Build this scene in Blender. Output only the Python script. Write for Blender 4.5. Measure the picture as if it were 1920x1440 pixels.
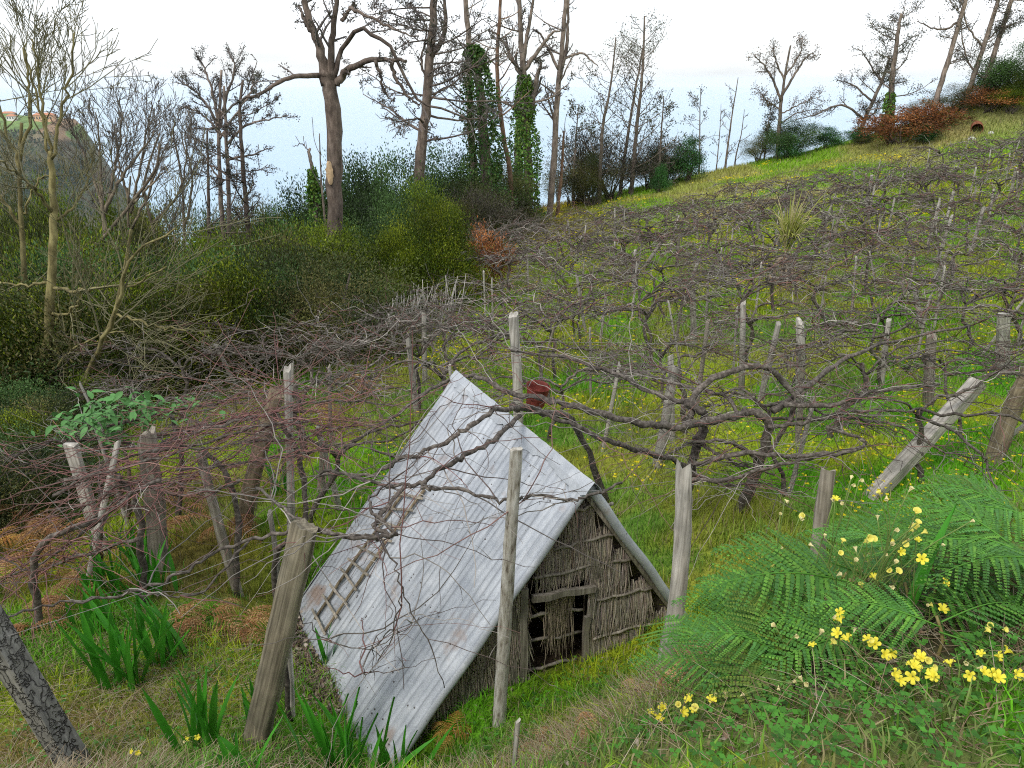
import bpy, math, random
import numpy as np
R = math.radians
rng = np.random.default_rng(7)
random.seed(7)
for o in list(bpy.data.objects): bpy.data.objects.remove(o)
S = bpy.context.scene
COL = S.collection

# ------------------------------------------------------------------ camera
FPX, PITCH = 1450.0, R(21.6)          # focal length in pixels of the 1920 wide photograph
cd = bpy.data.cameras.new('camera'); cam = bpy.data.objects.new('camera', cd); COL.objects.link(cam)
cd.sensor_width = 36.0; cd.lens = 36.0 * FPX / 1920; cd.clip_start = 0.05; cd.clip_end = 60000
cam.location = (0, 0, 0); cam.rotation_euler = (math.pi/2 - PITCH, 0, 0)
S.camera = cam

# ------------------------------------------------------------------ sky, sun, exposure
SUN_EL, SUN_AZ = R(52), R(215)        # azimuth clockwise from +Y (north): behind and left of the camera
W = bpy.data.worlds.new('World'); S.world = W; W.use_nodes = True
nt = W.node_tree; nt.nodes.clear()
def wn(t, **k):
    n = nt.nodes.new(t)
    for a, b in k.items(): setattr(n, a, b)
    return n
sky = wn('ShaderNodeTexSky', sky_type='NISHITA', sun_disc=False, sun_elevation=SUN_EL, sun_rotation=SUN_AZ, altitude=300.0)
sky.dust_density = 2.0
tc = wn('ShaderNodeTexCoord'); mp = wn('ShaderNodeMapping'); mp.inputs['Scale'].default_value = (1.2, 1.2, 7.0)
nz = wn('ShaderNodeTexNoise'); nz.inputs['Scale'].default_value = 1.6; nz.inputs['Detail'].default_value = 6
rp = wn('ShaderNodeMapRange'); rp.inputs[1].default_value = .35; rp.inputs[2].default_value = .62; rp.inputs[3].default_value = .5; rp.inputs[4].default_value = .97
mx = wn('ShaderNodeMix', data_type='RGBA'); mx.inputs['B'].default_value = (8.6, 8.9, 9.3, 1)
bg = wn('ShaderNodeBackground'); bg.inputs['Strength'].default_value = 0.1
wo = wn('ShaderNodeOutputWorld')
L = nt.links.new
L(tc.outputs['Generated'], mp.inputs['Vector']); L(mp.outputs['Vector'], nz.inputs['Vector']); L(nz.outputs['Fac'], rp.inputs[0])
L(rp.outputs[0], mx.inputs['Factor']); L(sky.outputs['Color'], mx.inputs['A']); L(mx.outputs['Result'], bg.inputs['Color']); L(bg.outputs[0], wo.inputs['Surface'])
sd = bpy.data.lights.new('sun', 'SUN'); sd.energy = 1.5; sd.angle = R(12); sd.color = (1, .96, .9)
so = bpy.data.objects.new('sun', sd); COL.objects.link(so); so.location = (0, 0, 40)
so.rotation_euler = (math.pi/2 - SUN_EL, 0, math.pi - SUN_AZ)
S.view_settings.view_transform = 'Standard'; S.view_settings.look = 'None'
S.view_settings.exposure = 0.64; S.view_settings.gamma = 1
S.cycles.max_bounces = 6; S.cycles.diffuse_bounces = 3; S.cycles.transparent_max_bounces = 8; S.cycles.volume_bounces = 1
S.cycles.use_denoising = False; S.cycles.filter_width = 1.1

# ------------------------------------------------------------------ picture geometry -> places
CS, SN = math.cos(PITCH), math.sin(PITCH)
def ray(u, v):
    yc = (720 - v) / FPX
    return np.array([(u - 960) / FPX, CS + SN * yc, -SN + CS * yc])
def Py(u, v, y): d = ray(u, v); return d * (y / d[1])
def Pz(u, v, z): d = ray(u, v); return d * (z / d[2])
XB = np.array([[0, -4.2], [4, -4.4], [7, -5.2], [10.3, -5.7], [13.6, -5.8], [14.3, -3.4], [16.8, -1.3], [29, -1.3], [42, -1.5], [52, 0], [70, 2]])
def smooth(t): t = np.clip(t, 0, 1); return t * t * (3 - 2 * t)
def gz(x, y):
    x = np.asarray(x, float); y = np.asarray(y, float)
    xc = np.clip(x, -14, 45); yc = np.clip(y, -3, 60)
    z = -3.78 - .091 * yc + .0157 * xc + .00363 * xc * yc
    ye = y - .8 * np.clip(x, 0, 2.6)
    z = z + 2.25 * (1 - smooth((ye - .6) / 3.6))
    z = z - .30 * np.exp(-((x - .25) ** 2 / 1.7 + (y - 5.3) ** 2 / 1.1))
    ex, ey = .85 - 2.3, 2.45; ft = np.clip(((x + .85) * ex + (y - 4.15) * ey) / (ex * ex + ey * ey), 0, 1)
    z = z - .60 * np.exp(-((x + .85 - ex * ft) ** 2 + (y - 4.15 - ey * ft) ** 2) / .30)
    xb = np.interp(y, XB[:, 0], XB[:, 1])
    d = np.clip(xb - x - .3, 0, None)
    z = z - (.42 * d - .42 * 2.5 * (1 - np.exp(-d / 2.5))) * np.clip((y - 2) / 6, 0, 1)
    yr = 52.5 + .05 * np.clip(x, -10, 60)
    c = np.clip(y - yr, 0, None)
    z = z - .40 * c - .22 * np.clip(-x - 60, 0, None) * 0
    # bare earth bank at the upper end of the vineyard
    z = z + 2.3 * np.exp(-((x - 31) ** 2 / 55 + (y - 48.5) ** 2 / 10))
    z = z + .05 * np.sin(x * 1.7 + y * .6) * np.sin(y * 1.3 - x * .4) + .03 * np.sin(x * 4.1 + 1) * np.sin(y * 3.7)
    return np.maximum(z, -302)
def G(u, v, far=140.0):
    d = ray(u, v); ts = np.concatenate([np.linspace(.8, 12, 300), np.linspace(12, far, 900)])
    p = d[None] * ts[:, None]; h = p[:, 2] - gz(p[:, 0], p[:, 1])
    i = np.argmax(h < 0)
    if h[i] >= 0: return None
    a, b = ts[i - 1], ts[i]
    for _ in range(20):
        m = (a + b) / 2; q = d * m
        if q[2] - gz(q[0], q[1]) < 0: b = m
        else: a = m
    return d * b
def on_ground(x, y, dz=0.0): return np.array([x, y, float(gz(x, y)) + dz])

# ------------------------------------------------------------------ mesh helpers
class MB:
    def __init__(s): s.V = []; s.Q = []; s.T = []; s.C = []; s.n = 0
    def add(s, v, q=None, t=None, c=None):
        v = np.asarray(v, float).reshape(-1, 3)
        if q is not None and len(q): s.Q.append(np.asarray(q, int).reshape(-1, 4) + s.n)
        if t is not None and len(t): s.T.append(np.asarray(t, int).reshape(-1, 3) + s.n)
        if c is None: c = np.ones((len(v), 3))
        c = np.asarray(c, float)
        if c.ndim == 1: c = np.repeat(c[None], len(v), 0)
        s.C.append(c); s.V.append(v); s.n += len(v)
    def strands(s, P, Rr, n=5, c=None, cap=True):
        P = np.asarray(P, float)
        if P.ndim == 2: P = P[None]
        N, K, _ = P.shape
        Rr = np.broadcast_to(np.asarray(Rr, float), (N, K))
        T = np.gradient(P, axis=1); T /= np.linalg.norm(T, axis=2, keepdims=True) + 1e-9
        mean = P[:, -1] - P[:, 0]; mean /= np.linalg.norm(mean, axis=1, keepdims=True) + 1e-9
        ref = np.where(np.abs(mean[:, 2:3]) < .75, np.array([[0, 0, 1.]]), np.array([[.83, .56, 0.]]))
        Sd = np.cross(T, ref[:, None]); Sd /= np.linalg.norm(Sd, axis=2, keepdims=True) + 1e-9
        U = np.cross(Sd, T)
        a = np.arange(n) * 2 * math.pi / n
        ring = P[:, :, None] + Rr[:, :, None, None] * (np.cos(a)[None, None, :, None] * Sd[:, :, None] + np.sin(a)[None, None, :, None] * U[:, :, None])
        idx = np.arange(N * K * n).reshape(N, K, n)
        i0 = idx[:, :-1]; i1 = idx[:, 1:]
        q = np.stack([i0, np.roll(i0, -1, 2), np.roll(i1, -1, 2), i1], -1).reshape(-1, 4)
        cc = None
        if c is not None:
            c = np.asarray(c, float)
            if c.ndim == 1: cc = c
            elif c.ndim == 2: cc = np.repeat(c[:, None], K * n, 1).reshape(-1, 3)
            else: cc = np.repeat(c[:, :, None], n, 2).reshape(-1, 3)
        t = None
        if cap and n > 2:
            e = idx[:, -1]; t = [np.stack([e[:, 0], e[:, k], e[:, k + 1]], -1) for k in range(1, n - 1)]
            e = idx[:, 0]; t += [np.stack([e[:, 0], e[:, k + 1], e[:, k]], -1) for k in range(1, n - 1)]
            t = np.concatenate(t)
        s.add(ring.reshape(-1, 3), q, t, cc)
    def leaves(s, c, d, nrm, ln, wd, col=None, fold=.12):
        """diamond leaves: base c, direction d, surface normal nrm"""
        c = np.asarray(c, float); N = len(c)
        d = d / (np.linalg.norm(d, axis=1, keepdims=True) + 1e-9)
        sd = np.cross(d, nrm); sd /= np.linalg.norm(sd, axis=1, keepdims=True) + 1e-9
        up = np.cross(sd, d)
        ln = np.broadcast_to(ln, (N,))[:, None]; wd = np.broadcast_to(wd, (N,))[:, None]
        v = np.stack([c, c + d * ln * .5 + sd * wd * .5 + up * ln * fold, c + d * ln, c + d * ln * .5 - sd * wd * .5 + up * ln * fold], 1)
        q = np.arange(N * 4).reshape(N, 4)
        t = np.concatenate([q[:, [0, 1, 2]], q[:, [0, 2, 3]]])
        s.add(v.reshape(-1, 3), None, t, None if col is None else np.repeat(col, 4, 0))
    def box(s, a, b, w, h, up=(0, 0, 1), c=None, jit=0):
        a = np.asarray(a, float); b = np.asarray(b, float); d = b - a; d /= np.linalg.norm(d)
        up = np.asarray(up, float); sd = np.cross(d, up); sd /= np.linalg.norm(sd); u = np.cross(sd, d)
        m = 5; v = []
        for k in range(m):
            p = a + (b - a) * k / (m - 1)
            if jit and 0 < k < m - 1: p = p + sd * random.uniform(-jit, jit) + u * random.uniform(-jit, jit)
            for x, y in ((-1, -1), (1, -1), (1, 1), (-1, 1)):
                v.append(p + sd * x * w / 2 * random.uniform(1 - jit * 3, 1 + jit * 3) + u * y * h / 2)
        q = [[k * 4 + j, k * 4 + (j + 1) % 4, k * 4 + 4 + (j + 1) % 4, k * 4 + 4 + j] for k in range(m - 1) for j in range(4)]
        q += [[3, 2, 1, 0], [m * 4 - 4, m * 4 - 3, m * 4 - 2, m * 4 - 1]]
        s.add(v, q, None, c)
    def mesh(s, name, mat, origin=(0, 0, 0), smooth=True):
        v = np.concatenate(s.V) - np.asarray(origin, float)
        q = np.concatenate(s.Q) if s.Q else np.zeros((0, 4), int); t = np.concatenate(s.T) if s.T else np.zeros((0, 3), int)
        me = bpy.data.meshes.new(name)
        me.vertices.add(len(v)); me.vertices.foreach_set('co', v.astype(np.float32).ravel())
        li = np.concatenate([q.ravel(), t.ravel()]).astype(np.int32)
        me.loops.add(len(li)); me.loops.foreach_set('vertex_index', li)
        st = np.concatenate([np.arange(len(q)) * 4, len(q) * 4 + np.arange(len(t)) * 3]).astype(np.int32)
        me.polygons.add(len(st)); me.polygons.foreach_set('loop_start', st)
        me.polygons.foreach_set('use_smooth', np.full(len(st), smooth))
        ca = me.color_attributes.new('Col', 'FLOAT_COLOR', 'POINT')
        c = np.concatenate(s.C); ca.data.foreach_set('color', np.c_[c, np.ones(len(c))].astype(np.float32).ravel())
        me.update(calc_edges=True); me.validate()
        if mat: me.materials.append(mat)
        return me
    def obj(s, name, mat, parent=None, smooth=True, origin=None, kind=None):
        og = origin if origin is not None else (tuple(parent.location) if parent is not None else (0, 0, 0))
        o = bpy.data.objects.new(name, s.mesh(name, mat, og, smooth)); COL.objects.link(o)
        if parent is not None: o.parent = parent
        elif origin is not None: o.location = origin
        if kind: o['kind'] = kind
        return o
def tag(o, label, cat, group=None):
    o['label'] = label; o['category'] = cat
    if group: o['group'] = group
    return o
def thing(name, label, cat, loc=(0, 0, 0), group=None):
    o = bpy.data.objects.new(name, None); COL.objects.link(o); o.empty_display_size = .1
    o.location = tuple(float(a) for a in loc); return tag(o, label, cat, group)
def inst(me, name, parent=None, loc=(0, 0, 0), rot=(0, 0, 0), sc=(1, 1, 1), kind=None):
    o = bpy.data.objects.new(name, me); COL.objects.link(o); o.location = loc; o.rotation_euler = rot
    o.scale = sc if hasattr(sc, '__len__') else (sc, sc, sc)
    if parent is not None: o.parent = parent
    if kind: o['kind'] = kind
    return o
def curve(pts, n, wob=0.0, r=None):
    """resample a polyline (Catmull-Rom) to n points with a little wobble"""
    p = np.asarray(pts, float); m = len(p)
    if m == 2: q = p[0] + (p[1] - p[0]) * np.linspace(0, 1, n)[:, None]
    else:
        e = np.vstack([2 * p[0] - p[1], p, 2 * p[-1] - p[-2]]); t = np.linspace(0, m - 1 - 1e-6, n); i = t.astype(int); f = (t - i)[:, None]
        a, b, c, d = e[i], e[i + 1], e[i + 2], e[i + 3]
        q = .5 * (2 * b + (c - a) * f + (2 * a - 5 * b + 4 * c - d) * f ** 2 + (3 * b - a - 3 * c + d) * f ** 3)
    if wob:
        w = rng.normal(0, wob, q.shape); w[0] = 0; q = q + w
    return q

# ------------------------------------------------------------------ materials
def material(name, build, rough=.8):
    m = bpy.data.materials.new(name); m.use_nodes = True; t = m.node_tree
    b = t.nodes['Principled BSDF']; b.inputs['Roughness'].default_value = rough; b.inputs['Specular IOR Level'].default_value = .25
    build(t, b, t.nodes, t.links.new); return m
def ramp(n, stops):
    r = n.new('ShaderNodeValToRGB'); e = r.color_ramp.elements
    while len(e) < len(stops): e.new(.5)
    for i, (p, c) in enumerate(stops): e[i].position = p; e[i].color = (*c, 1)
    return r
def noise(n, l, scale, det=4, vec=None, mscale=None, coord='Object', rough=.6):
    t = n.new('ShaderNodeTexNoise'); t.inputs['Scale'].default_value = scale; t.inputs['Detail'].default_value = det; t.inputs['Roughness'].default_value = rough
    if vec is None:
        c = n.new('ShaderNodeTexCoord'); vec = c.outputs[coord]
        if mscale:
            mm = n.new('ShaderNodeMapping'); mm.inputs['Scale'].default_value = mscale; l(vec, mm.inputs['Vector']); vec = mm.outputs['Vector']
    l(vec, t.inputs['Vector']); return t
def bump(n, l, b, h, st, dist=.02):
    u = n.new('ShaderNodeBump'); u.inputs['Strength'].default_value = st; u.inputs['Distance'].default_value = dist
    l(h, u.inputs['Height']); l(u.outputs['Normal'], b.inputs['Normal'])
def wood(name, stops, scale=14, stretch=(1, 1, .07), bst=.6, rough=.85, bd=.01, mottled=3.0, attr=False):
    def f(t, b, n, l):
        a = noise(n, l, scale, 6, mscale=stretch); c = ramp(n, stops); l(a.outputs['Fac'], c.inputs['Fac'])
        k = noise(n, l, mottled, 3); r2 = ramp(n, [(.35, (.62, .62, .6)), (.65, (1.15, 1.12, 1.08))]); l(k.outputs['Fac'], r2.inputs['Fac'])
        m = n.new('ShaderNodeMix'); m.data_type = 'RGBA'; m.blend_type = 'MULTIPLY'; m.inputs['Factor'].default_value = 1
        l(c.outputs['Color'], m.inputs['A']); l(r2.outputs['Color'], m.inputs['B']); out = m.outputs['Result']
        if attr:
            at = n.new('ShaderNodeAttribute'); at.attribute_name = 'Col'
            m2 = n.new('ShaderNodeMix'); m2.data_type = 'RGBA'; m2.blend_type = 'MULTIPLY'; m2.inputs['Factor'].default_value = 1
            l(out, m2.inputs['A']); l(at.outputs['Color'], m2.inputs['B']); out = m2.outputs['Result']
        oi = n.new('ShaderNodeObjectInfo'); mr = n.new('ShaderNodeMapRange'); mr.inputs[3].default_value = .78; mr.inputs[4].default_value = 1.22
        l(oi.outputs['Random'], mr.inputs[0]); hs = n.new('ShaderNodeHueSaturation'); l(mr.outputs[0], hs.inputs['Value']); l(out, hs.inputs['Color'])
        l(hs.outputs['Color'], b.inputs['Base Color']); bump(n, l, b, a.outputs['Fac'], bst, bd)
    return material(name, f, rough)
def attr_mat(name, rough=.7, transl=.0, nscale=0, var=.25, spec=.25, objvar=0.0):
    """colour comes from the vertex colour of each leaf or blade"""
    m = bpy.data.materials.new(name); m.use_nodes = True; t = m.node_tree; n = t.nodes; l = t.links.new
    b = n['Principled BSDF']; b.inputs['Roughness'].default_value = rough; b.inputs['Specular IOR Level'].default_value = spec
    at = n.new('ShaderNodeAttribute'); at.attribute_name = 'Col'; out = at.outputs['Color']
    if nscale:
        k = noise(n, l, nscale, 4); r2 = ramp(n, [(.3, (1 - var,) * 3), (.7, (1 + var,) * 3)]); l(k.outputs['Fac'], r2.inputs['Fac'])
        mm = n.new('ShaderNodeMix'); mm.data_type = 'RGBA'; mm.blend_type = 'MULTIPLY'; mm.inputs['Factor'].default_value = 1
        l(out, mm.inputs['A']); l(r2.outputs['Color'], mm.inputs['B']); out = mm.outputs['Result']
    if objvar:
        oi = n.new('ShaderNodeObjectInfo'); mr = n.new('ShaderNodeMapRange'); mr.inputs[3].default_value = 1 - objvar; mr.inputs[4].default_value = 1 + objvar
        l(oi.outputs['Random'], mr.inputs[0]); hs = n.new('ShaderNodeHueSaturation'); l(mr.outputs[0], hs.inputs['Value']); l(out, hs.inputs['Color']); out = hs.outputs['Color']
    l(out, b.inputs['Base Color'])
    if transl:
        tr = n.new('ShaderNodeBsdfTranslucent'); l(out, tr.inputs['Color']); ms = n.new('ShaderNodeMixShader'); ms.inputs[0].default_value = transl
        l(b.outputs[0], ms.inputs[1]); l(tr.outputs[0], ms.inputs[2]); l(ms.outputs[0], n['Material Output'].inputs['Surface'])
    return m
M = {}
M['post'] = wood('weathered_wood', [(.25, (.10, .085, .065)), (.5, (.25, .225, .185)), (.75, (.42, .39, .335))], 42, (1, 1, .05), .9, bd=.006)
M['post_pale'] = wood('pale_wood', [(.25, (.17, .155, .13)), (.5, (.38, .36, .325)), (.75, (.60, .58, .54))], 42, (1, 1, .06), .8, bd=.006)
M['post_brown'] = wood('brown_wood', [(.25, (.07, .055, .035)), (.5, (.185, .15, .10)), (.75, (.31, .265, .185))], 40, (1, 1, .04), 1.0, bd=.006)
M['post_green'] = wood('mossy_post_wood', [(.3, (.06, .052, .036)), (.5, (.165, .145, .105)), (.72, (.27, .245, .185))], 46, (1, 1, .03), 1.0, bd=.008)
def barkpole(t, b, n, l):
    a = noise(n, l, 34, 6, mscale=(1, 1, .22)); c = ramp(n, [(.34, (.12, .10, .075)), (.42, (.27, .245, .20)), (.56, (.43, .41, .36)), (.7, (.54, .52, .47))]); l(a.outputs['Fac'], c.inputs['Fac'])
    l(c.outputs['Color'], b.inputs['Base Color']); bump(n, l, b, a.outputs['Fac'], .8, .012)
M['bark_pole'] = material('peeling_bark', barkpole, .85)
def charred(t, b, n, l):
    co = n.new('ShaderNodeTexCoord'); mm = n.new('ShaderNodeMapping'); mm.inputs['Scale'].default_value = (1, 1, .32); l(co.outputs['Object'], mm.inputs['Vector'])
    ns = noise(n, l, 9, 3); mv = n.new('ShaderNodeMix'); mv.data_type = 'VECTOR'; mv.inputs['Factor'].default_value = .17
    l(mm.outputs[0], mv.inputs['A']); l(ns.outputs['Color'], mv.inputs['B'])
    v = n.new('ShaderNodeTexVoronoi'); v.feature = 'DISTANCE_TO_EDGE'; v.inputs['Scale'].default_value = 19; l(mv.outputs['Result'], v.inputs['Vector'])
    c = ramp(n, [(.0, (.02, .018, .015)), (.015, (.05, .046, .04)), (.04, (.19, .185, .165)), (.5, (.25, .245, .22))]); l(v.outputs['Distance'], c.inputs['Fac'])
    hid = noise(n, l, 7, 3); rh = ramp(n, [(.42, (0, 0, 0)), (.58, (1, 1, 1))]); l(hid.outputs['Fac'], rh.inputs['Fac']); mh = n.new('ShaderNodeMix'); mh.data_type = 'RGBA'; l(rh.outputs['Color'], mh.inputs['Factor']); l(c.outputs['Color'], mh.inputs['A']); mh.inputs['B'].default_value = (.19, .185, .16, 1); c = None
    g = noise(n, l, 50, 5, mscale=(1, 1, .1)); r2 = ramp(n, [(.3, (.55, .55, .55)), (.7, (1.25, 1.25, 1.25))]); l(g.outputs['Fac'], r2.inputs['Fac'])
    m = n.new('ShaderNodeMix'); m.data_type = 'RGBA'; m.blend_type = 'MULTIPLY'; m.inputs['Factor'].default_value = 1
    l(mh.outputs['Result'], m.inputs['A']); l(r2.outputs['Color'], m.inputs['B']); l(m.outputs['Result'], b.inputs['Base Color'])
    r3 = ramp(n, [(0, (0, 0, 0)), (.1, (1, 1, 1))]); l(v.outputs['Distance'], r3.inputs['Fac']); bump(n, l, b, r3.outputs['Color'], 1.0, .02)
M['charred'] = material('cracked_bark', charred, .9)
M['vine'] = wood('vine_bark', [(.3, (.035, .028, .023)), (.5, (.105, .09, .078)), (.75, (.25, .225, .20))], 30, (1, 1, 1), .8, attr=True)
M['cane'] = attr_mat('vine_cane', .65, nscale=9, var=.3)
M['bark'] = wood('tree_bark', [(.25, (.075, .06, .05)), (.5, (.18, .15, .13)), (.75, (.32, .28, .25))], 9, (1, 1, .3), 1.0, bd=.04, attr=True)
M['twig'] = attr_mat('twig_bark', .8)
M['leaf'] = attr_mat('leaf', .55, .22, objvar=.14)
M['grass'] = attr_mat('grass_blade', .6, .25)
M['fern'] = attr_mat('fern_leaf', .6, .25, objvar=.15)
M['iris'] = attr_mat('sword_leaf', .42, .22, spec=.4, objvar=.12)
M['petal'] = attr_mat('petal', .6, .3)
M['dry'] = attr_mat('dry_leaf', .85, .05)
M['straw'] = attr_mat('straw', .85)
def zinc(t, b, n, l):
    at = n.new('ShaderNodeAttribute'); at.attribute_name = 'Col'
    a = noise(n, l, 5, 7); c = ramp(n, [(.3, (.32, .345, .38)), (.55, (.42, .445, .475)), (.75, (.52, .54, .565))]); l(a.outputs['Fac'], c.inputs['Fac'])
    g = noise(n, l, 90, 3); r2 = ramp(n, [(.3, (.86, .86, .86)), (.7, (1.1, 1.1, 1.1))]); l(g.outputs['Fac'], r2.inputs['Fac'])
    m = n.new('ShaderNodeMix'); m.data_type = 'RGBA'; m.blend_type = 'MULTIPLY'; m.inputs['Factor'].default_value = 1; l(c.outputs['Color'], m.inputs['A']); l(r2.outputs['Color'], m.inputs['B'])
    m2 = n.new('ShaderNodeMix'); m2.data_type = 'RGBA'; m2.blend_type = 'MULTIPLY'; m2.inputs['Factor'].default_value = 1; l(m.outputs['Result'], m2.inputs['A']); l(at.outputs['Color'], m2.inputs['B'])
    ru = noise(n, l, 2.2, 7); rr = ramp(n, [(.60, (0, 0, 0)), (.72, (.7, .7, .7))]); l(ru.outputs['Fac'], rr.inputs['Fac'])
    m3 = n.new('ShaderNodeMix'); m3.data_type = 'RGBA'; l(rr.outputs['Color'], m3.inputs['Factor']); l(m2.outputs['Result'], m3.inputs['A']); m3.inputs['B'].default_value = (.26, .16, .10, 1)
    v = n.new('ShaderNodeTexVoronoi'); v.inputs['Scale'].default_value = 9; co = n.new('ShaderNodeTexCoord'); l(co.outputs['Object'], v.inputs['Vector'])
    rv = ramp(n, [(.045, (1, 1, 1)), (.075, (0, 0, 0))]); l(v.outputs['Distance'], rv.inputs['Fac'])
    m4 = n.new('ShaderNodeMix'); m4.data_type = 'RGBA'; l(rv.outputs['Color'], m4.inputs['Factor']); l(m3.outputs['Result'], m4.inputs['A']); m4.inputs['B'].default_value = (.08, .075, .07, 1)
    l(m4.outputs['Result'], b.inputs['Base Color']); b.inputs['Metallic'].default_value = .15; b.inputs['Roughness'].default_value = .5; bump(n, l, b, g.outputs['Fac'], .15, .003)
M['zinc'] = material('galvanised_sheet', zinc, .5)
def plain(name, col, rough=.8, ns=6, var=.3, bst=.3, bd=.01, metal=0.0):
    def f(t, b, n, l):
        a = noise(n, l, ns, 5); c = ramp(n, [(.3, tuple(x * (1 - var) for x in col)), (.7, tuple(x * (1 + var) for x in col))]); l(a.outputs['Fac'], c.inputs['Fac'])
        l(c.outputs['Color'], b.inputs['Base Color']); b.inputs['Metallic'].default_value = metal; bump(n, l, b, a.outputs['Fac'], bst, bd)
    return material(name, f, rough)
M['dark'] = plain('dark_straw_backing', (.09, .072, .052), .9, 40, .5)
M['rust'] = plain('rusty_metal', (.22, .085, .045), .8, 9, .5)
M['red'] = plain('faded_red_metal', (.17, .035, .026), .7, 9, .5)
M['nail'] = plain('nail_head', (.11, .10, .095), .7, 9, .4)
M['wire'] = plain('old_wire', (.22, .21, .2), .5, 20, .3, 0)
M['stone'] = plain('pale_stone', (.55, .54, .5), .9, 12, .3, .6)
M['white'] = plain('whitewash', (.72, .7, .66), .9, 2, .1, .1)
M['tile'] = plain('clay_tile', (.45, .2, .11), .9, 2, .2, .1)
M['glass'] = plain('window_glass', (.05, .06, .07), .2, 2, .1, 0)
# ================================================================== the setting
def struct(o): o['kind'] = 'structure'; return o
def vnoise(x, y, s, seed=0):
    """smooth value noise"""
    r = np.random.default_rng(seed).random((64, 64)); X = x / s; Y = y / s
    i = np.floor(X).astype(int); j = np.floor(Y).astype(int); fx = smooth(X - i); fy = smooth(Y - j)
    g = lambda a, b: r[a % 64, b % 64]
    return (g(i, j) * (1 - fx) + g(i + 1, j) * fx) * (1 - fy) + (g(i, j + 1) * (1 - fx) + g(i + 1, j + 1) * fx) * fy
def ground_colour(x, y):
    x = np.asarray(x, float); y = np.asarray(y, float)
    a = vnoise(x, y, 1.1, 1) * .6 + vnoise(x, y, .35, 2) * .4; b = vnoise(x, y, 3.5, 3)
    green = np.array([.10, .31, .006]); yel = np.array([.29, .35, .014]); soil = np.array([.10, .07, .042]); straw = np.array([.34, .27, .14]); rust = np.array([.20, .09, .035])
    t = smooth((a - .3) / .4)[:, None]; c = green * (1 - t) + yel * t
    # towards the upper left of the vineyard the grass is yellower
    w = smooth((y - 9 - .5 * x) / 14)[:, None]; c = c * (1 - .4 * w) + (yel * .95) * .4 * w
    br = (smooth((vnoise(x, y, 1.7, 6) - .58) / .18) * .3)[:, None]; c = c * (1 - br) + br * (soil * 1.1 + straw * .25)
    # strip between the vines and the crest: mixed straw, herbs, rust coloured bracken
    st = smooth((y - 31.8 - .29 * x) / 1.5)[:, None]; mix = smooth((b - .45) / .25)[:, None]
    c = c * (1 - st) + st * ((1 - mix) * (green * .6 + yel * .4) + mix * (yel * .5 + straw * .5))
    ru = (smooth((8 - x) / 5) * smooth((y - 30.5 - .29 * x) / 2) * smooth((x + 2) / 3))[:, None]; c = c * (1 - .75 * ru) + .75 * ru * (rust * .8 + yel * .3)
    pale = (np.exp(-((y - 32.6 - .29 * x) ** 2) / 1.6) * smooth((x - 6) / 3) * smooth((18 - x) / 5))[:, None]; c = c * (1 - pale) + straw * 1.15 * pale
    bank = np.exp(-((x - 30) ** 2 / 60 + (y - 46.5) ** 2 / 14))[:, None]; c = c * (1 - .8 * bank) + .8 * bank * (straw * .75 + soil * .3)
    # near bank and left side: litter and dry grass
    nb = (smooth((4.6 - (y - .63 * np.clip(x, 0, 3.2))) / 1.2) * smooth((vnoise(x, y, .5, 4) - .35) / .3))[:, None]
    c = c * (1 - .7 * nb) + .7 * nb * (soil * .8 + straw * .28)
    lf = (smooth((-x - 1.2) / 2.2) * smooth((9 - y) / 3) * smooth((vnoise(x, y, .8, 5) - .4) / .3))[:, None]; c = c * (1 - .75 * lf) + .75 * lf * (rust * .5 + soil * .7)
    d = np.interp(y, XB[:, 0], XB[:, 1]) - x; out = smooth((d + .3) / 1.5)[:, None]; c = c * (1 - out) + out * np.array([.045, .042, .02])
    fern_shade = (smooth((x - .75) / .3) * smooth((2.3 - x) / .3) * smooth((y - 1.75) / .25) * smooth((3.5 - y) / .3))[:, None]; c = c * (1 - .8 * fern_shade) + .8 * fern_shade * soil * .55  # soil darkened under the ferns to stand for the shade beneath them
    p = np.stack([x - .578, y - 5.0], -1); s_ = p @ np.array([-.4468, .8946]); w_ = p @ np.array([.8946, .4468]); ins = (smooth((s_ - .1) / .1) * smooth((1.25 - w_) / .15) * smooth((w_ + 1.6) / .15) * smooth((2.5 - s_) / .1))[:, None]; c = c * (1 - ins) + ins * soil * .6
    return c
xs = np.concatenate([-np.geomspace(900, 12, 40), np.linspace(-11.6, 12, 190), np.linspace(12.4, 45, 80), np.geomspace(47, 900, 25)])
ys = np.concatenate([[-60, -25, -8, -4], np.linspace(-2, 9, 110), np.linspace(9.2, 30, 90), np.linspace(30.5, 64, 80), np.geomspace(66, 900, 30)])
X, Y = np.meshgrid(xs, ys, indexing='ij'); Zg = gz(X, Y)
ii = np.arange(X.size).reshape(X.shape)
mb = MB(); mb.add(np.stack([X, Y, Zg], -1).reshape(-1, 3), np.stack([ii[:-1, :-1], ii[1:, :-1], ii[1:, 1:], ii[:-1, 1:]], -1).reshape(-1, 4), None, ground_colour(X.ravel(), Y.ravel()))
def groundmat(t, b, n, l):
    at = n.new('ShaderNodeAttribute'); at.attribute_name = 'Col'
    a = noise(n, l, 14, 6); c = ramp(n, [(.3, (.55, .52, .45)), (.5, (1, 1, 1)), (.72, (1.35, 1.3, 1.2))]); l(a.outputs['Fac'], c.inputs['Fac'])
    m = n.new('ShaderNodeMix'); m.data_type = 'RGBA'; m.blend_type = 'MULTIPLY'; m.inputs['Factor'].default_value = 1
    l(at.outputs['Color'], m.inputs['A']); l(c.outputs['Color'], m.inputs['B']); l(m.outputs['Result'], b.inputs['Base Color']); bump(n, l, b, a.outputs['Fac'], 1, .06)
M['ground'] = material('hill_ground', groundmat, .95)
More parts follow.
